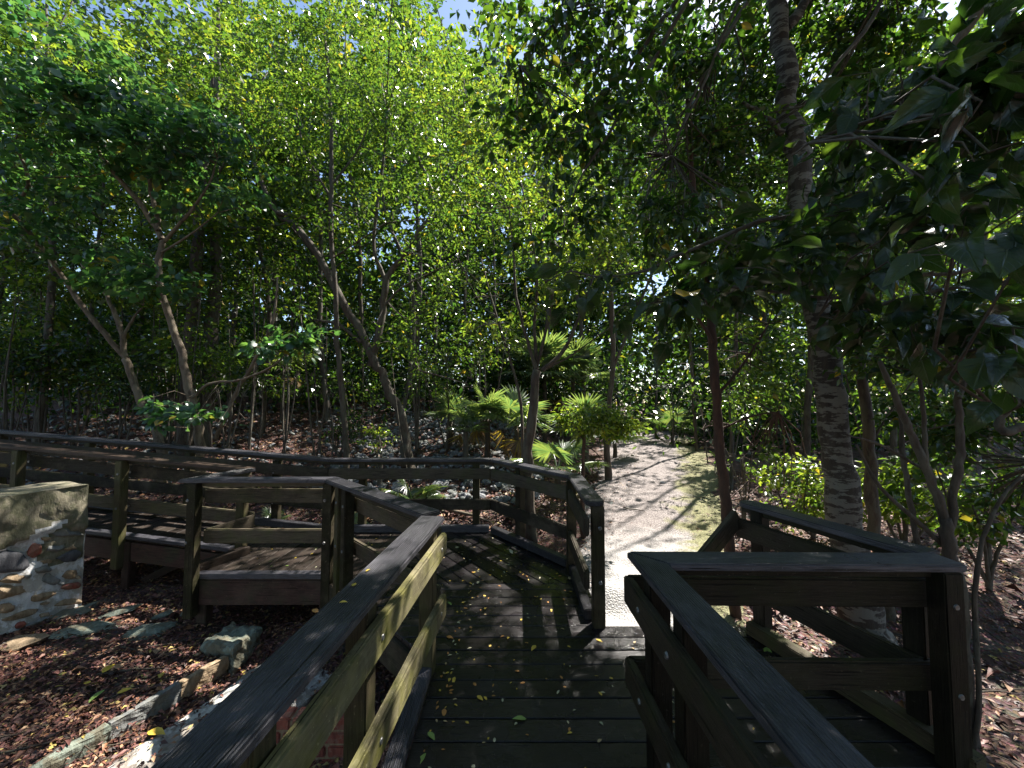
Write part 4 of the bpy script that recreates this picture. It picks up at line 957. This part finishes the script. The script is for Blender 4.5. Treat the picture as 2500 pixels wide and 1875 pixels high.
tree('leaning_tree', 'thick brown tree leaning left across the middle of the wood', 'tree',
     [limb([(880, 985), (865, 900), (830, 820), (790, 740), (735, 640), (690, 560), (640, 490), (595, 455), (560, 380), (540, 320)], [7.6]*5+[7.8, 8, 8.1, 8.2, 8.4], (.12, .10, .088, .082, .078, .072, .066, .056, .042, .03), True),
      limb([(800, 790), (825, 690), (835, 600), (870, 555), (905, 500), (935, 455), (925, 390), (900, 330)], [7.6]*4+[7.6, 7.7, 7.8, 8], (.078, .072, .068, .058, .052, .045, .035, .02)), limb([(830, 600), (808, 540), (815, 440), (830, 330), (835, 240)], 7.6, (.04, .035, .03, .022, .012)),
      limb([(935, 455), (970, 400), (1000, 330), (1010, 250)], 7.7, (.045, .035, .025, .015)), limb([(830, 660), (870, 620), (930, 590), (990, 560)], 7.4, (.03, .022, .015, .008)), limb([(600, 460), (660, 470), (720, 450)], 8, (.05, .04, .02)),
      limb([(780, 740), (730, 700), (680, 690), (640, 660)], 7.5, (.035, .028, .02, .01)), limb([(905, 800), (960, 815), (1010, 830)], 7.4, (.02, .014, .008))],
     [bl(620, 250, 7.8, (2.2, 1.6, 1.8), 90, 44, .34), bl(850, 260, 7.6, (2.2, 1.6, 2.0), 100, 44, .34), bl(900, 90, 7.4, (2.0, 1.6, 1.3), 70, 44, .34), bl(700, 60, 7.8, (2, 1.6, 1.2), 60, 44, .34), bl(960, 600, 7.4, (1.0, .9, .9), 34, 36, .28), bl(900, 740, 7.6, (1.1, .9, .6), 26, 34, .28)],
     (.088, .5), B_GREY, L_MID)
tree('slim_tree', 'very slender straight tree crossing in front of the leaning brown trunk', 'tree',
     [limb([(748, 985), (742, 880), (730, 760), (725, 640), (715, 500), (716, 350), (712, 200), (700, 60)], 7.2, (.06, .055, .05, .048, .044, .038, .03, .02), True), limb([(716, 430), (660, 330), (640, 240)], 7.2, (.025, .018, .01)), limb([(716, 400), (770, 330), (800, 260)], 7.2, (.025, .018, .01))],
     [bl(700, 160, 7.0, (1.7, 1.2, 1.5), 60, 42, .3), bl(740, 420, 7.0, (1.2, .9, .8), 26, 36, .28), ((-1.2, 6.2, 5.2), (1.2, .9, .8), 44, 38, .28)], (.092, .5), B_GREY, L_MID)
tree('forked_tree', 'small forked tree just behind the bend of the back railing', 'tree',
     [limb([(1148, 1150), (1140, 1000), (1148, 900), (1160, 800)], [4.95]*4, (.078, .070, .062, .055), True), limb([(1158, 800), (1135, 720), (1115, 640), (1110, 560), (1100, 450)], 4.95, (.026, .02, .017, .013, .008)),
      limb([(1160, 800), (1155, 700), (1160, 600), (1140, 460), (1110, 330), (1080, 200)], [5, 5, 5, 5.3, 5.6, 5.9], (.026, .022, .018, .014, .010, .006)), limb([(1140, 460), (1060, 330), (1010, 220)], [5.3, 5.7, 6], (.012, .009, .005)), limb([(1160, 790), (1185, 690), (1200, 600), (1225, 500)], [5, 5, 5, 5], (.022, .018, .014, .008)), limb([(1172, 800), (1215, 760), (1245, 700), (1268, 640), (1290, 560)], 4.9, (.03, .026, .02, .014, .008)),
      limb([(1130, 990), (1122, 850), (1090, 740), (1060, 640), (1040, 560)], [5.3]*5, (.022, .02, .016, .012, .007)), limb([(1172, 800), (1230, 770), (1300, 720), (1340, 690)], 5, (.018, .012, .008, .005))],
     [bl(1130, 600, 4.9, (.8, .7, .6), 30, 34, .2), bl(1180, 430, 4.9, (1.2, .9, .9), 50, 40, .24), bl(1060, 700, 5.4, (.6, .6, .5), 18, 30, .2), bl(1260, 560, 5, (.8, .7, .7), 34, 36, .22), bl(1110, 300, 5.9, (1.5, 1.0, 1.0), 80, 44, .26), bl(1010, 170, 6.2, (1.2, 1, .8), 50, 44, .26)], (.075, .52), B_GREY, L_YEL, tmpl=T_FOLD)
tree('sapling', 'bright green leafy sapling on a thin reddish stem left of the path', 'sapling',
     [limb([(1258, 1090), (1259, 1010), (1262, 930)], 5.1, (.030, .026, .02), True), limb([(1262, 930), (1300, 900), (1340, 900)], 5.1, (.012, .009, .005)), limb([(1260, 950), (1230, 900), (1215, 870)], 5.1, (.012, .009, .005)), limb([(1262, 960), (1290, 980), (1298, 1000)], 5.0, (.009, .007, .004))],
     [bl(1285, 905, 5.1, (.46, .3, .27), 50, 26, .12), bl(1345, 925, 5.1, (.28, .2, .18), 20, 20, .1), bl(1235, 930, 5.1, (.2, .2, .16), 8, 16, .1), bl(1295, 1000, 5.0, (.05, .05, .08), 2, 9, .06)], (.075, .5), B_RUST, L_YEL, tmpl=T_FOLD, low=False, gaps=False)
tree('slim_tree', 'slim rust-barked tree at the right side of the path before the corner railing', 'tree',
     [limb([(1588, 1330), (1572, 1150), (1558, 1000), (1548, 880), (1540, 740), (1525, 600), (1500, 450), (1490, 300), (1480, 150)], [3.45]*9, (.048, .045, .042, .040, .037, .032, .026, .02, .014), True), limb([(1540, 740), (1480, 640), (1440, 560)], 3.4, (.018, .012, .007)), limb([(1545, 860), (1610, 780), (1660, 700)], 3.5, (.016, .012, .007)),
      limb([(1552, 930), (1620, 900), (1680, 890)], 3.5, (.012, .009, .005))],
     [bl(1540, 640, 3.7, (.9, .8, .7), 52, 40, .18), bl(1600, 820, 3.9, (.6, .5, .4), 34, 36, .16), bl(1480, 420, 3.8, (1.1, .9, .9), 56, 40, .2), bl(1640, 970, 3.9, (.5, .4, .25), 26, 32, .14), bl(1640, 1040, 4.1, (.5, .3, .16), 20, 30, .12), bl(1520, 950, 3.9, (.10, .15, .25), 10, 16, .1)],
     (.062, .55), B_RUST, L_MID, tmpl=T_FOLD)
tree('tall_tree', 'stout tall tree with white lichen blotches behind the corner railing', 'tree',
     [limb([(1866, 1400), (1830, 1180), (1808, 1000), (1785, 820), (1762, 640), (1735, 450), (1712, 280), (1692, 120), (1680, 0), (1665, -160)], [3.35]*10, (.16, .124, .112, .106, .10, .092, .085, .077, .07, .06), True), limb([(1692, 290), (1650, 250), (1600, 220)], 3.35, (.03, .022, .012)),
      limb([(1740, 470), (1830, 380), (1930, 330)], [3.35, 3.5, 3.7], (.035, .025, .015)), limb([(1700, 60), (1800, -80), (1950, -200)], 3.4, (.05, .04, .03))],
     [bl(1600, 200, 4.6, (1.6, 1.2, 1.0), 60, 42, .26), bl(1900, 180, 4.8, (1.6, 1.2, 1.1), 60, 42, .26), bl(1750, -200, 3.6, (2.0, 1.8, .9), 60, 46, .3), bl(1950, 450, 4.8, (1.2, 1, .8), 36, 40, .24), bl(1700, 480, 4.8, (1.1, .9, .8), 34, 40, .24)], (.095, .6), B_LICH, L_DARK, tmpl=T_FOLD, sides=16)
tree('slim_tree', 'slender brown tree just right of the lichen-blotched trunk', 'tree',
     [limb([(1930, 1405), (1905, 1250), (1885, 1080), (1872, 900), (1855, 750), (1840, 600), (1830, 450)], [3.6]*7, (.055, .052, .048, .044, .038, .03, .02), True), limb([(1880, 960), (1930, 880), (1990, 800)], 3.6, (.014, .01, .006))],
     [bl(1850, 520, 3.9, (.9, .8, .6), 40, 38, .2), bl(1960, 760, 4.3, (.9, .6, .6), 40, 36, .2)], (.075, .55), B_GREY, L_MID, tmpl=T_FOLD)
tree('multi_stem_tree', 'dark multi-stemmed tree fanning out beside the far right corner of the railing', 'tree',
     [limb([(2098, 1640), (2085, 1500), (2072, 1320), (2055, 1200), (2040, 1120)], [2.35]*5, (.045, .04, .036, .034, .03), True), limb([(2040, 1120), (2000, 1010), (1965, 930), (1935, 860), (1900, 780)], 2.35, (.026, .024, .022, .018, .012)), limb([(2000, 1010), (1995, 900), (1985, 800)], 2.35, (.014, .012, .008)),
      limb([(2050, 1170), (2060, 1060), (2075, 960), (2070, 850), (2085, 760)], 2.35, (.024, .022, .02, .016, .01)), limb([(2050, 1190), (1985, 1130), (1900, 1050), (1850, 960)], 2.4, (.018, .015, .012, .007)), limb([(1985, 1200), (1960, 1050), (1950, 960), (1945, 900)], 2.45, (.018, .016, .014, .01)),
      limb([(2100, 1640), (2115, 1500), (2108, 1240), (2160, 1080), (2250, 1000)], 2.3, (.014, .013, .012, .01, .006)), limb([(1990, 1010), (1900, 960), (1830, 940)], 2.4, (.01, .008, .005)), limb([(2070, 860), (2120, 760), (2212, 700)], 2.3, (.014, .012, .008))],
     [bl(2110, 900, 2.9, (.6, .5, .3), 30, 28, .14), bl(1990, 780, 2.8, (.6, .5, .3), 26, 28, .14), bl(2150, 1080, 2.7, (.3, .3, .2), 14, 18, .12), bl(2170, 700, 2.6, (.5, .5, .3), 20, 28, .15)], (.075, .6), B_DARK, L_DARK, tmpl=T_FOLD, low=False)

tree('slim_tree', 'slim tree added at the left edge of the path, its crown shading the landing', 'tree',
     [limb([(1312, 935), (1322, 800), (1320, 640), (1300, 520), (1200, 440), (1170, 380)], [8.2, 8.2, 8.1, 8, 7.8, 7.7], (.06, .055, .05, .04, .03, .02), True), limb([(1322, 800), (1380, 660), (1430, 540), (1450, 470)], [8.2, 8.1, 7.9, 7.7], (.035, .03, .022, .012))],
     [((2.6, 7.3, 5.2), (1.3, 1.1, .9), 62, 40, .28), ((.6, 7.6, 5.4), (1.3, 1.0, .9), 56, 40, .28)], (.088, .52), B_GREY, L_MID, twig=.5)  # tree added as a sun blocker for the landing
# understorey bushes and mid-distance leafy shrubs
def bush(label, px, py, Y, r, ncl, nl, leaf, lmat, bmat=B_DARK, low=True, tm=T_FOLD, name='shrub', sp=.2, yst=None):
    c = PY(px, py, Y); b = Vector((c.x, c.y, g(c.x, c.y)-.05)); ln = []
    ln.append(([b, (b+c)/2+Vector((.05, .03, 0)), c], [.03, .022, .012]))
    for k in range(3):
        e = c+Vector((random.uniform(-1, 1)*r[0]*.7, random.uniform(-1, 1)*r[1]*.6, random.uniform(.1, .8)*r[2])); ln.append(([b+Vector((0, 0, .1)), (b+e)/2+Vector((random.uniform(-.1, .1), 0, 0)), e], [.018, .013, .006]))
    return tree(name, label, 'shrub', ln, [(c, r, ncl, nl, sp)], leaf, bmat, lmat, tmpl=tm, low=low)
bush('sunlit yellow-green shrub behind the slanting cap of the corner railing', 1980, 1190, 4.9, (.75, .5, .42), 46, 34, (.075, .55), L_YEL, low=False, sp=.16)
bush('low sunlit shrub between the lichen trunk and the multi-stemmed tree', 2200, 1180, 4.4, (.8, .5, .40), 46, 34, (.085, .6), L_YEL, low=False, sp=.16)
bush('shaded shrub with a few glowing leaves at the right edge of the photo', 2400, 1200, 3.8, (.9, .5, .45), 46, 34, (.09, .6), L_MID, low=False, sp=.18)
bush('low bright shrub left of the lichen trunk beside the path', 1810, 1120, 5.4, (.55, .4, .3), 28, 30, (.065, .55), L_YEL, low=False, sp=.14)
bush('leafy shrub hanging over the right edge of the path farther back', 1780, 980, 7.5, (1.1, .8, .6), 50, 34, (.09, .55), L_MID)
bush('dark green bush where the path enters the trees', 1640, 950, 13, (2.0, 1.2, .9), 60, 44, (.14, .55), L_DARK, sp=.35)
bush('grey-green bush left of the end of the path', 1500, 940, 14.5, (1.6, 1.2, 1.2), 50, 44, (.14, .55), L_HEART, sp=.35)
bush('dense bush of small leaves beside the leaning brown trunk', 1090, 900, 8.8, (1.3, .9, .9), 60, 44, (.09, .5), L_MID, sp=.28)
bush('dark low bush at the far left behind the ramp', 110, 890, 8.2, (2.2, 1.0, .6), 60, 40, (.11, .5), L_DARK, sp=.3)
bush('shaded bush between the two pale-barked trees', 420, 900, 9.0, (1.6, .9, .6), 46, 40, (.1, .5), L_DARK, sp=.3)
bush('glossy bush in front of the pinkish wall', 640, 930, 9.6, (1.4, .8, .5), 40, 40, (.1, .5), L_MID, sp=.28)
bush('small bright plant at the foot of the leaning brown trunk', 925, 1065, 6.9, (.25, .2, .2), 10, 18, (.08, .5), L_YEL, low=False, sp=.12)
bush('low leafy plant on the rubble in the middle', 830, 1040, 8.2, (.6, .4, .35), 18, 28, (.08, .5), L_DARK, low=False, sp=.2)

for (px, py, Y, r, lm, lb) in ((30, 860, 7.6, (.9, .5, .6), L_MID, 'leafy understorey bush at the far left behind the climbing ramp'), (190, 890, 8.4, (.9, .5, .5), L_YEL, 'light green bush left of the leaning pale tree'), (290, 930, 7.4, (.6, .4, .35), L_DARK, 'low dark bush between the wall end and the leaning pale tree'),
        (560, 880, 8.0, (.9, .5, .6), L_MID, 'leafy bush right of the close pair of dark trunks'), (700, 850, 8.6, (.8, .5, .6), L_YEL, 'sunlit bush left of the leaning brown trunk'), (860, 930, 9.2, (.7, .4, .5), L_MID, 'small-leaved bush just left of the foot of the leaning brown trunk'),
        (1180, 830, 9.4, (.9, .6, .8), L_YEL, 'bright bush filling the gap behind the small forked tree'), (1020, 760, 8.6, (1.0, .6, .7), L_MID, 'leafy bush spreading right of the leaning brown trunk'), (420, 700, 8.8, (1.0, .6, .8), L_YEL, 'bright spray of leaves high between the two pale-barked trees'),
        (100, 700, 8.4, (1.1, .6, .8), L_MID, 'leafy mass left of the leaning pale tree at mid height'), (620, 690, 8.8, (1.0, .6, .8), L_MID, 'leafy mass between the dark trunk pair and the leaning brown trunk')):
    bush(lb, px, py, Y, r, 34, 34, (.082, .52), lm, sp=.24)
# background wood: individual trees, each with its own trunk and crown
bg_specs = []
cols = [(-300, 7.5), (-60, 9), (90, 8.2), (40, 12), (210, 10.5), (330, 13), (455, 8.6), (500, 8.9), (560, 12), (640, 10), (700, 14), (800, 11), (880, 13.5), (980, 10.5), (1060, 12.5), (1150, 14), (1230, 11.5),
        (1320, 15), (1420, 13), (1510, 17), (1600, 15.5), (1700, 12), (1780, 9.5), (1880, 12.5), (1960, 8.5), (2060, 11), (2170, 7.5), (2280, 10), (2400, 7.2), (2560, 8.5), (2750, 8), (150, 16), (420, 17), (760, 18), (1080, 18), (1800, 17), (2100, 16), (2400, 15), (-200, 14), (-600, 10)]
desc = {456: 'dark fissured trunk', }
for i, (px, Y) in enumerate(cols):
    b = G(px, Y); hh = rng.uniform(8.5, 12.5) if Y < 12 else rng.uniform(11, 15); hh = min(hh, .74*Y) if 990 < px < 1260 else hh; r = rng.uniform(.04, .075) if px not in (455, 500) else .13
    lean = rng.normal(0, .5); top = b+Vector((lean, rng.normal(0, .4), hh)); mid = b+Vector((lean*.3+rng.normal(0, .15), 0, hh*.35)); m2 = b+Vector((lean*.6+rng.normal(0, .2), 0, hh*.65))
    ln = [([b, mid, m2, top], [r*1.2, r, r*.7, r*.25])]
    for k in range(4):
        t = rng.uniform(.25, .8); s0 = b.lerp(top, t) if t > .5 else Vector(mid).lerp(m2, (t-.25)*2); s0 = Vector(mid).lerp(m2, min(1, max(0, (t-.25)/.4))) if t < .65 else Vector(m2).lerp(top, (t-.65)/.35)
        e = s0+Vector((rng.normal(0, 1.0), rng.normal(0, .6), rng.uniform(.6, 1.8))); ln.append(([s0, (s0+e)/2+Vector((0, 0, -.1)), e], [r*.5, r*.35, r*.12]))
    lf = .10+.0045*Y; sc = (Y/8.0)**.4
    blobs = [(b+Vector((lean*.8, 0, hh*.80)), (2.0*sc, 1.7, hh*.22), int(54*sc), 46, .38*sc), (b+Vector((lean*.5, 0, hh*.50)), (1.8*sc, 1.4, hh*.20), int(46*sc), 44, .36*sc), (b+Vector((lean*.2, 0, hh*.24)), (1.4*sc, 1.1, hh*.12), int(20*sc), 36, .34*sc)]
    lm = [L_MID, L_DARK, L_YEL, L_MID, L_DARK][i % 5]
    if px > 1650: lm = [L_MID, L_YEL, L_MID][i % 3]
    if px < 500: lm = [L_MID, L_DARK, L_YEL][i % 3]
    side = 'left half' if px < 1250 else 'right half'
    lb = 'slender tree of the shaded background wood, %s of photo, %s row' % (side, 'far' if Y > 11.5 else 'near')
    if px == 455: lb = 'dark rough trunk behind the forked speckled tree, left one of a close pair'
    if px == 500: lb = 'dark rough trunk behind the forked speckled tree, right one of a close pair'
    tree('background_tree', lb, 'tree', ln, blobs, (lf, .52), B_DARK if i % 3 else B_GREY, lm, group=None if px in (455, 500) else 'background trees, %s, %s' % (side, 'far' if Y > 11.5 else 'near'), twig=.35, sides=7)
for (x, y, cz, r_, lb_) in ((-3.5, 13, 11.5, 3.0, 'tallest background tree above the two pale-barked trees'), (1.0, 14, 11.5, 3.0, 'tall background tree whose crown borders the open sky gap'), (-8.5, 13, 11.5, 3.2, 'tall background tree in the upper left corner')):
    b = Vector((x, y, g(x, y)-.1))
    tree('background_tree', lb_, 'tree', [([b, b+Vector((.3, 0, 4)), Vector((x, y, cz))], [.12, .10, .04])], [((x, y, cz), (r_, 2.0, 2.4), 90, 44, .55), ((x, y, cz-4), (r_*.8, 1.8, 1.8), 50, 44, .5)], (.17, .55), B_DARK, L_DARK, twig=.2)
# thin bare stems of the undergrowth
for i in range(44):
    px = rng.uniform(-50, 1050) if i < 36 else rng.uniform(1700, 2450); Y = rng.uniform(6.6, 10.5); b = G(px, Y); h_ = rng.uniform(1.5, 3.8)
    e = b+Vector((rng.normal(0, .35), rng.normal(0, .2), h_)); m = (b+e)/2+Vector((rng.normal(0, .1), 0, 0)); r = rng.uniform(.008, .022)
    tree('thin_stem', 'thin bare understorey stem rising from the ground behind the boardwalk', 'stem', [([b, m, e], [r, r*.8, r*.4])], [(e, (.45, .35, .3), 3, 16, .2)], (.09, .5), B_GREY if i % 2 else B_DARK, L_MID, group='thin understorey stems', sides=5)
# far wood mass
def far_wood(nm, label, ncl, R0, R1, zmax, zp, n, sp, l0, l1, lm):
    Cs = []
    for k in range(ncl):
        a = rng.uniform(-1.0, 1.0); R_ = rng.uniform(R0, R1); x = R_*math.tan(a*.99)*.98; y = R_
        z = g(x, y)+zmax*rng.random()**zp; Cs.append(np.array([x, y, z])+rng.normal(0, 1, (n, 3))*np.array([sp*1.2, sp, sp*.75]))
    C = np.concatenate(Cs); k = view_keep(C, True) & sun_keep(C); C = C[k]
    U = rng.normal(size=C.shape); U[:, 2] -= .3; Nn = np.array([0, -.3, 1.])+rng.normal(0, .6, C.shape); L = rng.uniform(l0, l1, len(C))
    tag(link(nm, leaves_mesh(nm, C, U, Nn, L, L*.55, T_QUAD), None, lm), label, 'wood', None, 'stuff')
far_wood('far_wood', 'mass of distant foliage closing the view behind the trees', 2300, 21, 30, 24, .9, 56, 1.1, .35, .65, L_MID)
far_wood('undergrowth', 'dark undergrowth filling the wood between the far trunks', 1300, 10.5, 20, 3.8, 1.3, 56, .55, .14, .26, L_DARK)

# overhanging tree: big dark leaves in the right foreground, trunk outside the frame on the right
def L_(pts, Y, r): return ([PY(x, y, yy) for (x, y), yy in zip(pts, Y if hasattr(Y, '__len__') else [Y]*len(pts))], r)
trunk = [Vector((3.6, .2, g(3.6, .2)-.1)), Vector((3.5, .3, 1.2)), Vector((3.3, .6, 3.0)), Vector((3.0, 1.2, 5.0)), Vector((2.6, 1.8, 6.5))]
limbs = [(trunk, [.14, .12, .10, .07, .04]),
         L_([(2900, 250), (2500, 231), (2319, 253), (2180, 282), (2085, 307), (1990, 342), (1933, 380)], [1.6, 1.6, 1.6, 1.65, 1.7, 1.75, 1.8], [.03, .018, .012, .010, .009, .007, .004]),
         L_([(2900, 640), (2500, 688), (2300, 707), (2140, 745), (2000, 770)], [1.8, 1.8, 1.85, 1.9, 1.95], [.02, .013, .010, .007, .004]),
         L_([(2800, 560), (2500, 625), (2338, 666), (2211, 676), (2053, 726), (1895, 712), (1800, 700), (1675, 726), (1560, 745)], [2.1]*9, [.02, .014, .012, .011, .010, .009, .008, .006, .003]),
         L_([(2100, 420), (1850, 540), (1643, 628), (1580, 660), (1469, 676), (1390, 663), (1330, 690)], [2.3, 2.2, 2.1, 2.1, 2.0, 2.0, 1.95], [.014, .012, .009, .008, .006, .004, .003]),
         L_([(1800, -260), (1652, 0), (1608, 57), (1532, 171), (1460, 260)], [2.6, 2.8, 2.8, 2.9, 3], [.03, .018, .016, .011, .005]),
         L_([(1850, -250), (1665, 25), (1611, 120), (1532, 247), (1478, 342), (1421, 427), (1383, 525)], [2.6]+[2.7]*6, [.03, .016, .014, .012, .010, .007, .003]),
         L_([(1950, -260), (1792, 32), (1757, 104), (1725, 190), (1668, 304), (1611, 395), (1560, 470)], [2.6]+[2.8]*6, [.025, .013, .012, .010, .008, .006, .003]),
         L_([(2500, 1040), (2450, 1055), (2440, 1020), (2470, 990), (2520, 950)], 1.5, [.016, .015, .014, .013, .01]),
         L_([(2900, 900), (2500, 810), (2420, 835), (2330, 880), (2290, 930)], 1.7, [.014, .010, .008, .006, .003])]
# tie the drooping limbs back to the trunk
for k in (1, 2, 3, 9): limbs[k] = ([trunk[2] if k != 9 else trunk[1]]+limbs[k][0], [.05]+limbs[k][1])
for k in (4, 5, 6, 7): limbs[k] = ([trunk[3]]+limbs[k][0], [.05]+limbs[k][1])
bb = lambda x, y, Y, r, ncl, nl, sp: (PY(x, y, Y), r, ncl, nl, sp)
tree('broadleaf_tree', 'overhanging tree whose big dark glossy leaves fill the upper right foreground', 'tree', limbs,
     [bb(2350, 260, 1.7, (.6, .4, .22), 34, 4, .18), bb(2130, 320, 1.9, (.5, .4, .22), 28, 4, .18), bb(2450, 480, 1.6, (.35, .35, .3), 22, 4, .16), bb(2200, 520, 2.0, (.6, .4, .26), 34, 4, .18),
      bb(1980, 640, 2.2, (.6, .4, .2), 34, 4, .17), bb(1800, 700, 2.1, (.45, .3, .16), 18, 4, .16), bb(1640, 740, 2.05, (.30, .2, .13), 13, 4, .14), bb(1450, 700, 2.0, (.24, .15, .10), 8, 4, .13), bb(2200, 780, 1.9, (.45, .3, .14), 24, 5, .13),
      bb(2400, 180, 1.05, (.14, .1, .10), 5, 3, .12), bb(2290, 420, 1.2, (.16, .1, .10), 5, 3, .12), bb(2470, 600, 1.0, (.12, .1, .12), 5, 3, .1), bb(2440, 860, 1.15, (.12, .1, .12), 5, 3, .1), bb(2150, 620, 1.5, (.2, .15, .1), 6, 3, .12), bb(2420, 830, 1.6, (.2, .2, .12), 8, 5, .12), bb(2480, 120, 1.5, (.3, .3, .2), 20, 8, .1)], (.135, .66), B_DARK, L_NEAR, tmpl=T_BIG, smooth=True, droop=.75, low=False, sides=8)
tree('drooping_tree', 'high drooping boughs of smaller dark leaves across the top right', 'tree',
     [([Vector((7.2, 3.4, -.4)), Vector((7.1, 3.3, 3)), Vector((6.2, 3.2, 6.4)), Vector((3.0, 3.0, 6.6))], [.12, .10, .08, .05]),
      L_([(2100, -350), (1900, -100), (1790, 60), (1700, 220), (1640, 380)], [3.1, 3.1, 3.0, 3, 3], [.03, .02, .015, .01, .005]), L_([(2200, -300), (2150, 0), (2040, 160), (1960, 260)], 3, [.03, .018, .012, .006]), L_([(1700, -350), (1480, -60), (1350, 60), (1270, 160)], [3, 2.9, 2.8, 2.8], [.03, .016, .010, .005])],
     [bb(2200, 60, 3.7, (.7, .5, .4), 32, 18, .17), bb(1980, 240, 4.2, (.6, .4, .4), 22, 18, .17), ((2.0, 4.1, 4.3), (.9, .8, .5), 40, 20, .2), bb(1350, 60, 2.8, (.55, .4, .35), 30, 16, .17), bb(1500, 60, 2.9, (.6, .5, .4), 30, 18, .18), bb(1660, 120, 3.1, (.6, .5, .45), 28, 18, .18), bb(1480, 300, 2.8, (.6, .45, .35), 30, 18, .17), bb(1330, 330, 2.7, (.45, .4, .28), 20, 16, .17), bb(1760, 350, 3.6, (.6, .5, .4), 24, 18, .18), bb(1620, 520, 2.8, (.6, .45, .3), 28, 18, .17),
      bb(1850, 600, 3.0, (.55, .45, .25), 26, 18, .16), bb(1400, 560, 2.7, (.4, .35, .22), 18, 14, .15), bb(1250, 200, 2.8, (.25, .3, .25), 10, 14, .14), bb(2080, 60, 3.8, (.6, .5, .4), 24, 18, .16)], (.085, .62), B_DARK, L_DARK, tmpl=T_OVAL, smooth=True, droop=.55, low=False)
tree('shade_canopy_tree', 'tall dark tree whose crown fills the top right above the path', 'tree',
     [([Vector((9.6, 5.2, -.4)), Vector((9.4, 5.2, 5)), Vector((7.6, 5.0, 9)), Vector((5.0, 4.6, 9.6))], [.16, .13, .10, .05])],
     [((3.5, 8.3, 7.0), (1.5, 1.2, 1.1), 76, 44, .34), ((3.4, 5.0, 6.0), (1.9, 1.6, 1.2), 80, 46, .34), ((2.2, 4.4, 5.0), (1.4, 1.2, .8), 36, 40, .3), ((5.2, 5.2, 5.0), (1.6, 1.4, 1.6), 46, 44, .34), ((4.4, 6.4, 8.2), (2.6, 1.8, 1.2), 70, 46, .4)], (.105, .55), B_DARK, L_DARK, twig=.3)  # crown lobes added towards the sun to shade deck and landing
# unseen tree added right of the viewer to keep the right foreground in shade
tree('shade_canopy_tree', 'unseen tall tree added right of the viewer, its high crown shading the right foreground', 'tree',
     [([Vector((5.2, 1.2, -.4)), Vector((4.8, 1.5, 3)), Vector((4.0, 1.8, 6)), Vector((3.2, 2.0, 8.5))], [.16, .14, .11, .06]), ([Vector((4.6, 1.6, 3.6)), Vector((3.4, .8, 5)), Vector((2.0, 0, 6))], [.08, .06, .03])],
     [((3.6, 1.9, 6.6), (2.6, 2.4, 1.4), 150, 50, .36), ((2.6, .4, 5.4), (2.2, 1.6, .9), 90, 50, .34), ((.8, .2, 7.4), (2.0, 1.8, 1.0), 50, 50, .36)], (.11, .55), B_DARK, L_DARK, twig=.3, low=False)

for i, (x, y, cz, rr) in enumerate([(-4.5, -2.5, 6.5, 3.2), (4.8, -3.5, 6.5, 3.2), (0, -6, 6, 3.4), (-9, 1, 7, 3.2), (-1.5, -1.5, 8.5, 2.6)]):  # unseen trees added around the viewer to cut skylight on the deck
    b = Vector((x, y, g(x, y)-.1)) if i < 4 else Vector((-2.6, -3.2, -.5)); c = Vector((x, y, cz))
    tree('shade_canopy_tree', ['unseen tall tree added behind the viewer on the left', 'unseen tall tree added behind the viewer on the right', 'unseen tall tree added straight behind the viewer', 'unseen tall tree added beyond the left frame edge by the stone wall', 'unseen leaning tree added to close the canopy over the ramp'][i], 'tree',
         [([b, (b+c)/2+Vector((.2, 0, 0)), c], [.16, .13, .06])], [(tuple(c), (rr, rr, 2.0), 80 if i < 4 else 30, 44, .5), ((x, y-.5, cz-3.6), (rr*.9, rr*.8, 1.4), 60 if i < 4 else 0, 40, .5)], (.20, .6), B_DARK, L_DARK, twig=.1, low=False)
# ================================================================== LIGHT, CAMERA
w = bpy.data.worlds.new('World'); S.world = w; w.use_nodes = True; nt = w.node_tree; bg = nt.nodes['Background']
sky = nt.nodes.new('ShaderNodeTexSky'); sky.sky_type = 'NISHITA'; sky.sun_disc = False; sky.sun_elevation = SUN_EL; sky.sun_rotation = SUN_AZ
sky.air_density = 1.0; sky.dust_density = .6; sky.ozone_density = 1.0
nt.links.new(sky.outputs[0], bg.inputs[0]); bg.inputs[1].default_value = .075
sl = bpy.data.lights.new('sun', 'SUN'); sl.energy = 5; sl.angle = math.radians(.53); sl.color = (1, .95, .87)
so = bpy.data.objects.new('sun', sl); COL.objects.link(so); so.rotation_euler = Vector(SUN).to_track_quat('Z', 'Y').to_euler()
cam = bpy.data.cameras.new('camera'); co = bpy.data.objects.new('camera', cam); COL.objects.link(co); S.camera = co
co.location = (0, 0, H); co.rotation_euler = (math.pi/2+TILT, 0, 0); cam.sensor_width = 36; cam.lens = F/2500*36; cam.clip_start = .02; cam.clip_end = 1000
S.view_settings.view_transform = 'Standard'; S.view_settings.look = 'None'; S.view_settings.gamma = 1; S.view_settings.exposure = 1.75
S.render.engine = 'CYCLES'; S.cycles.max_bounces = 4; S.cycles.transmission_bounces = 2; S.cycles.diffuse_bounces = 2; S.cycles.glossy_bounces = 2
S.render.resolution_x = 1024; S.render.resolution_y = 768
print('objects', len(bpy.data.objects), 'polys', sum(len(o.data.polygons) for o in bpy.data.objects if o.type == 'MESH'))
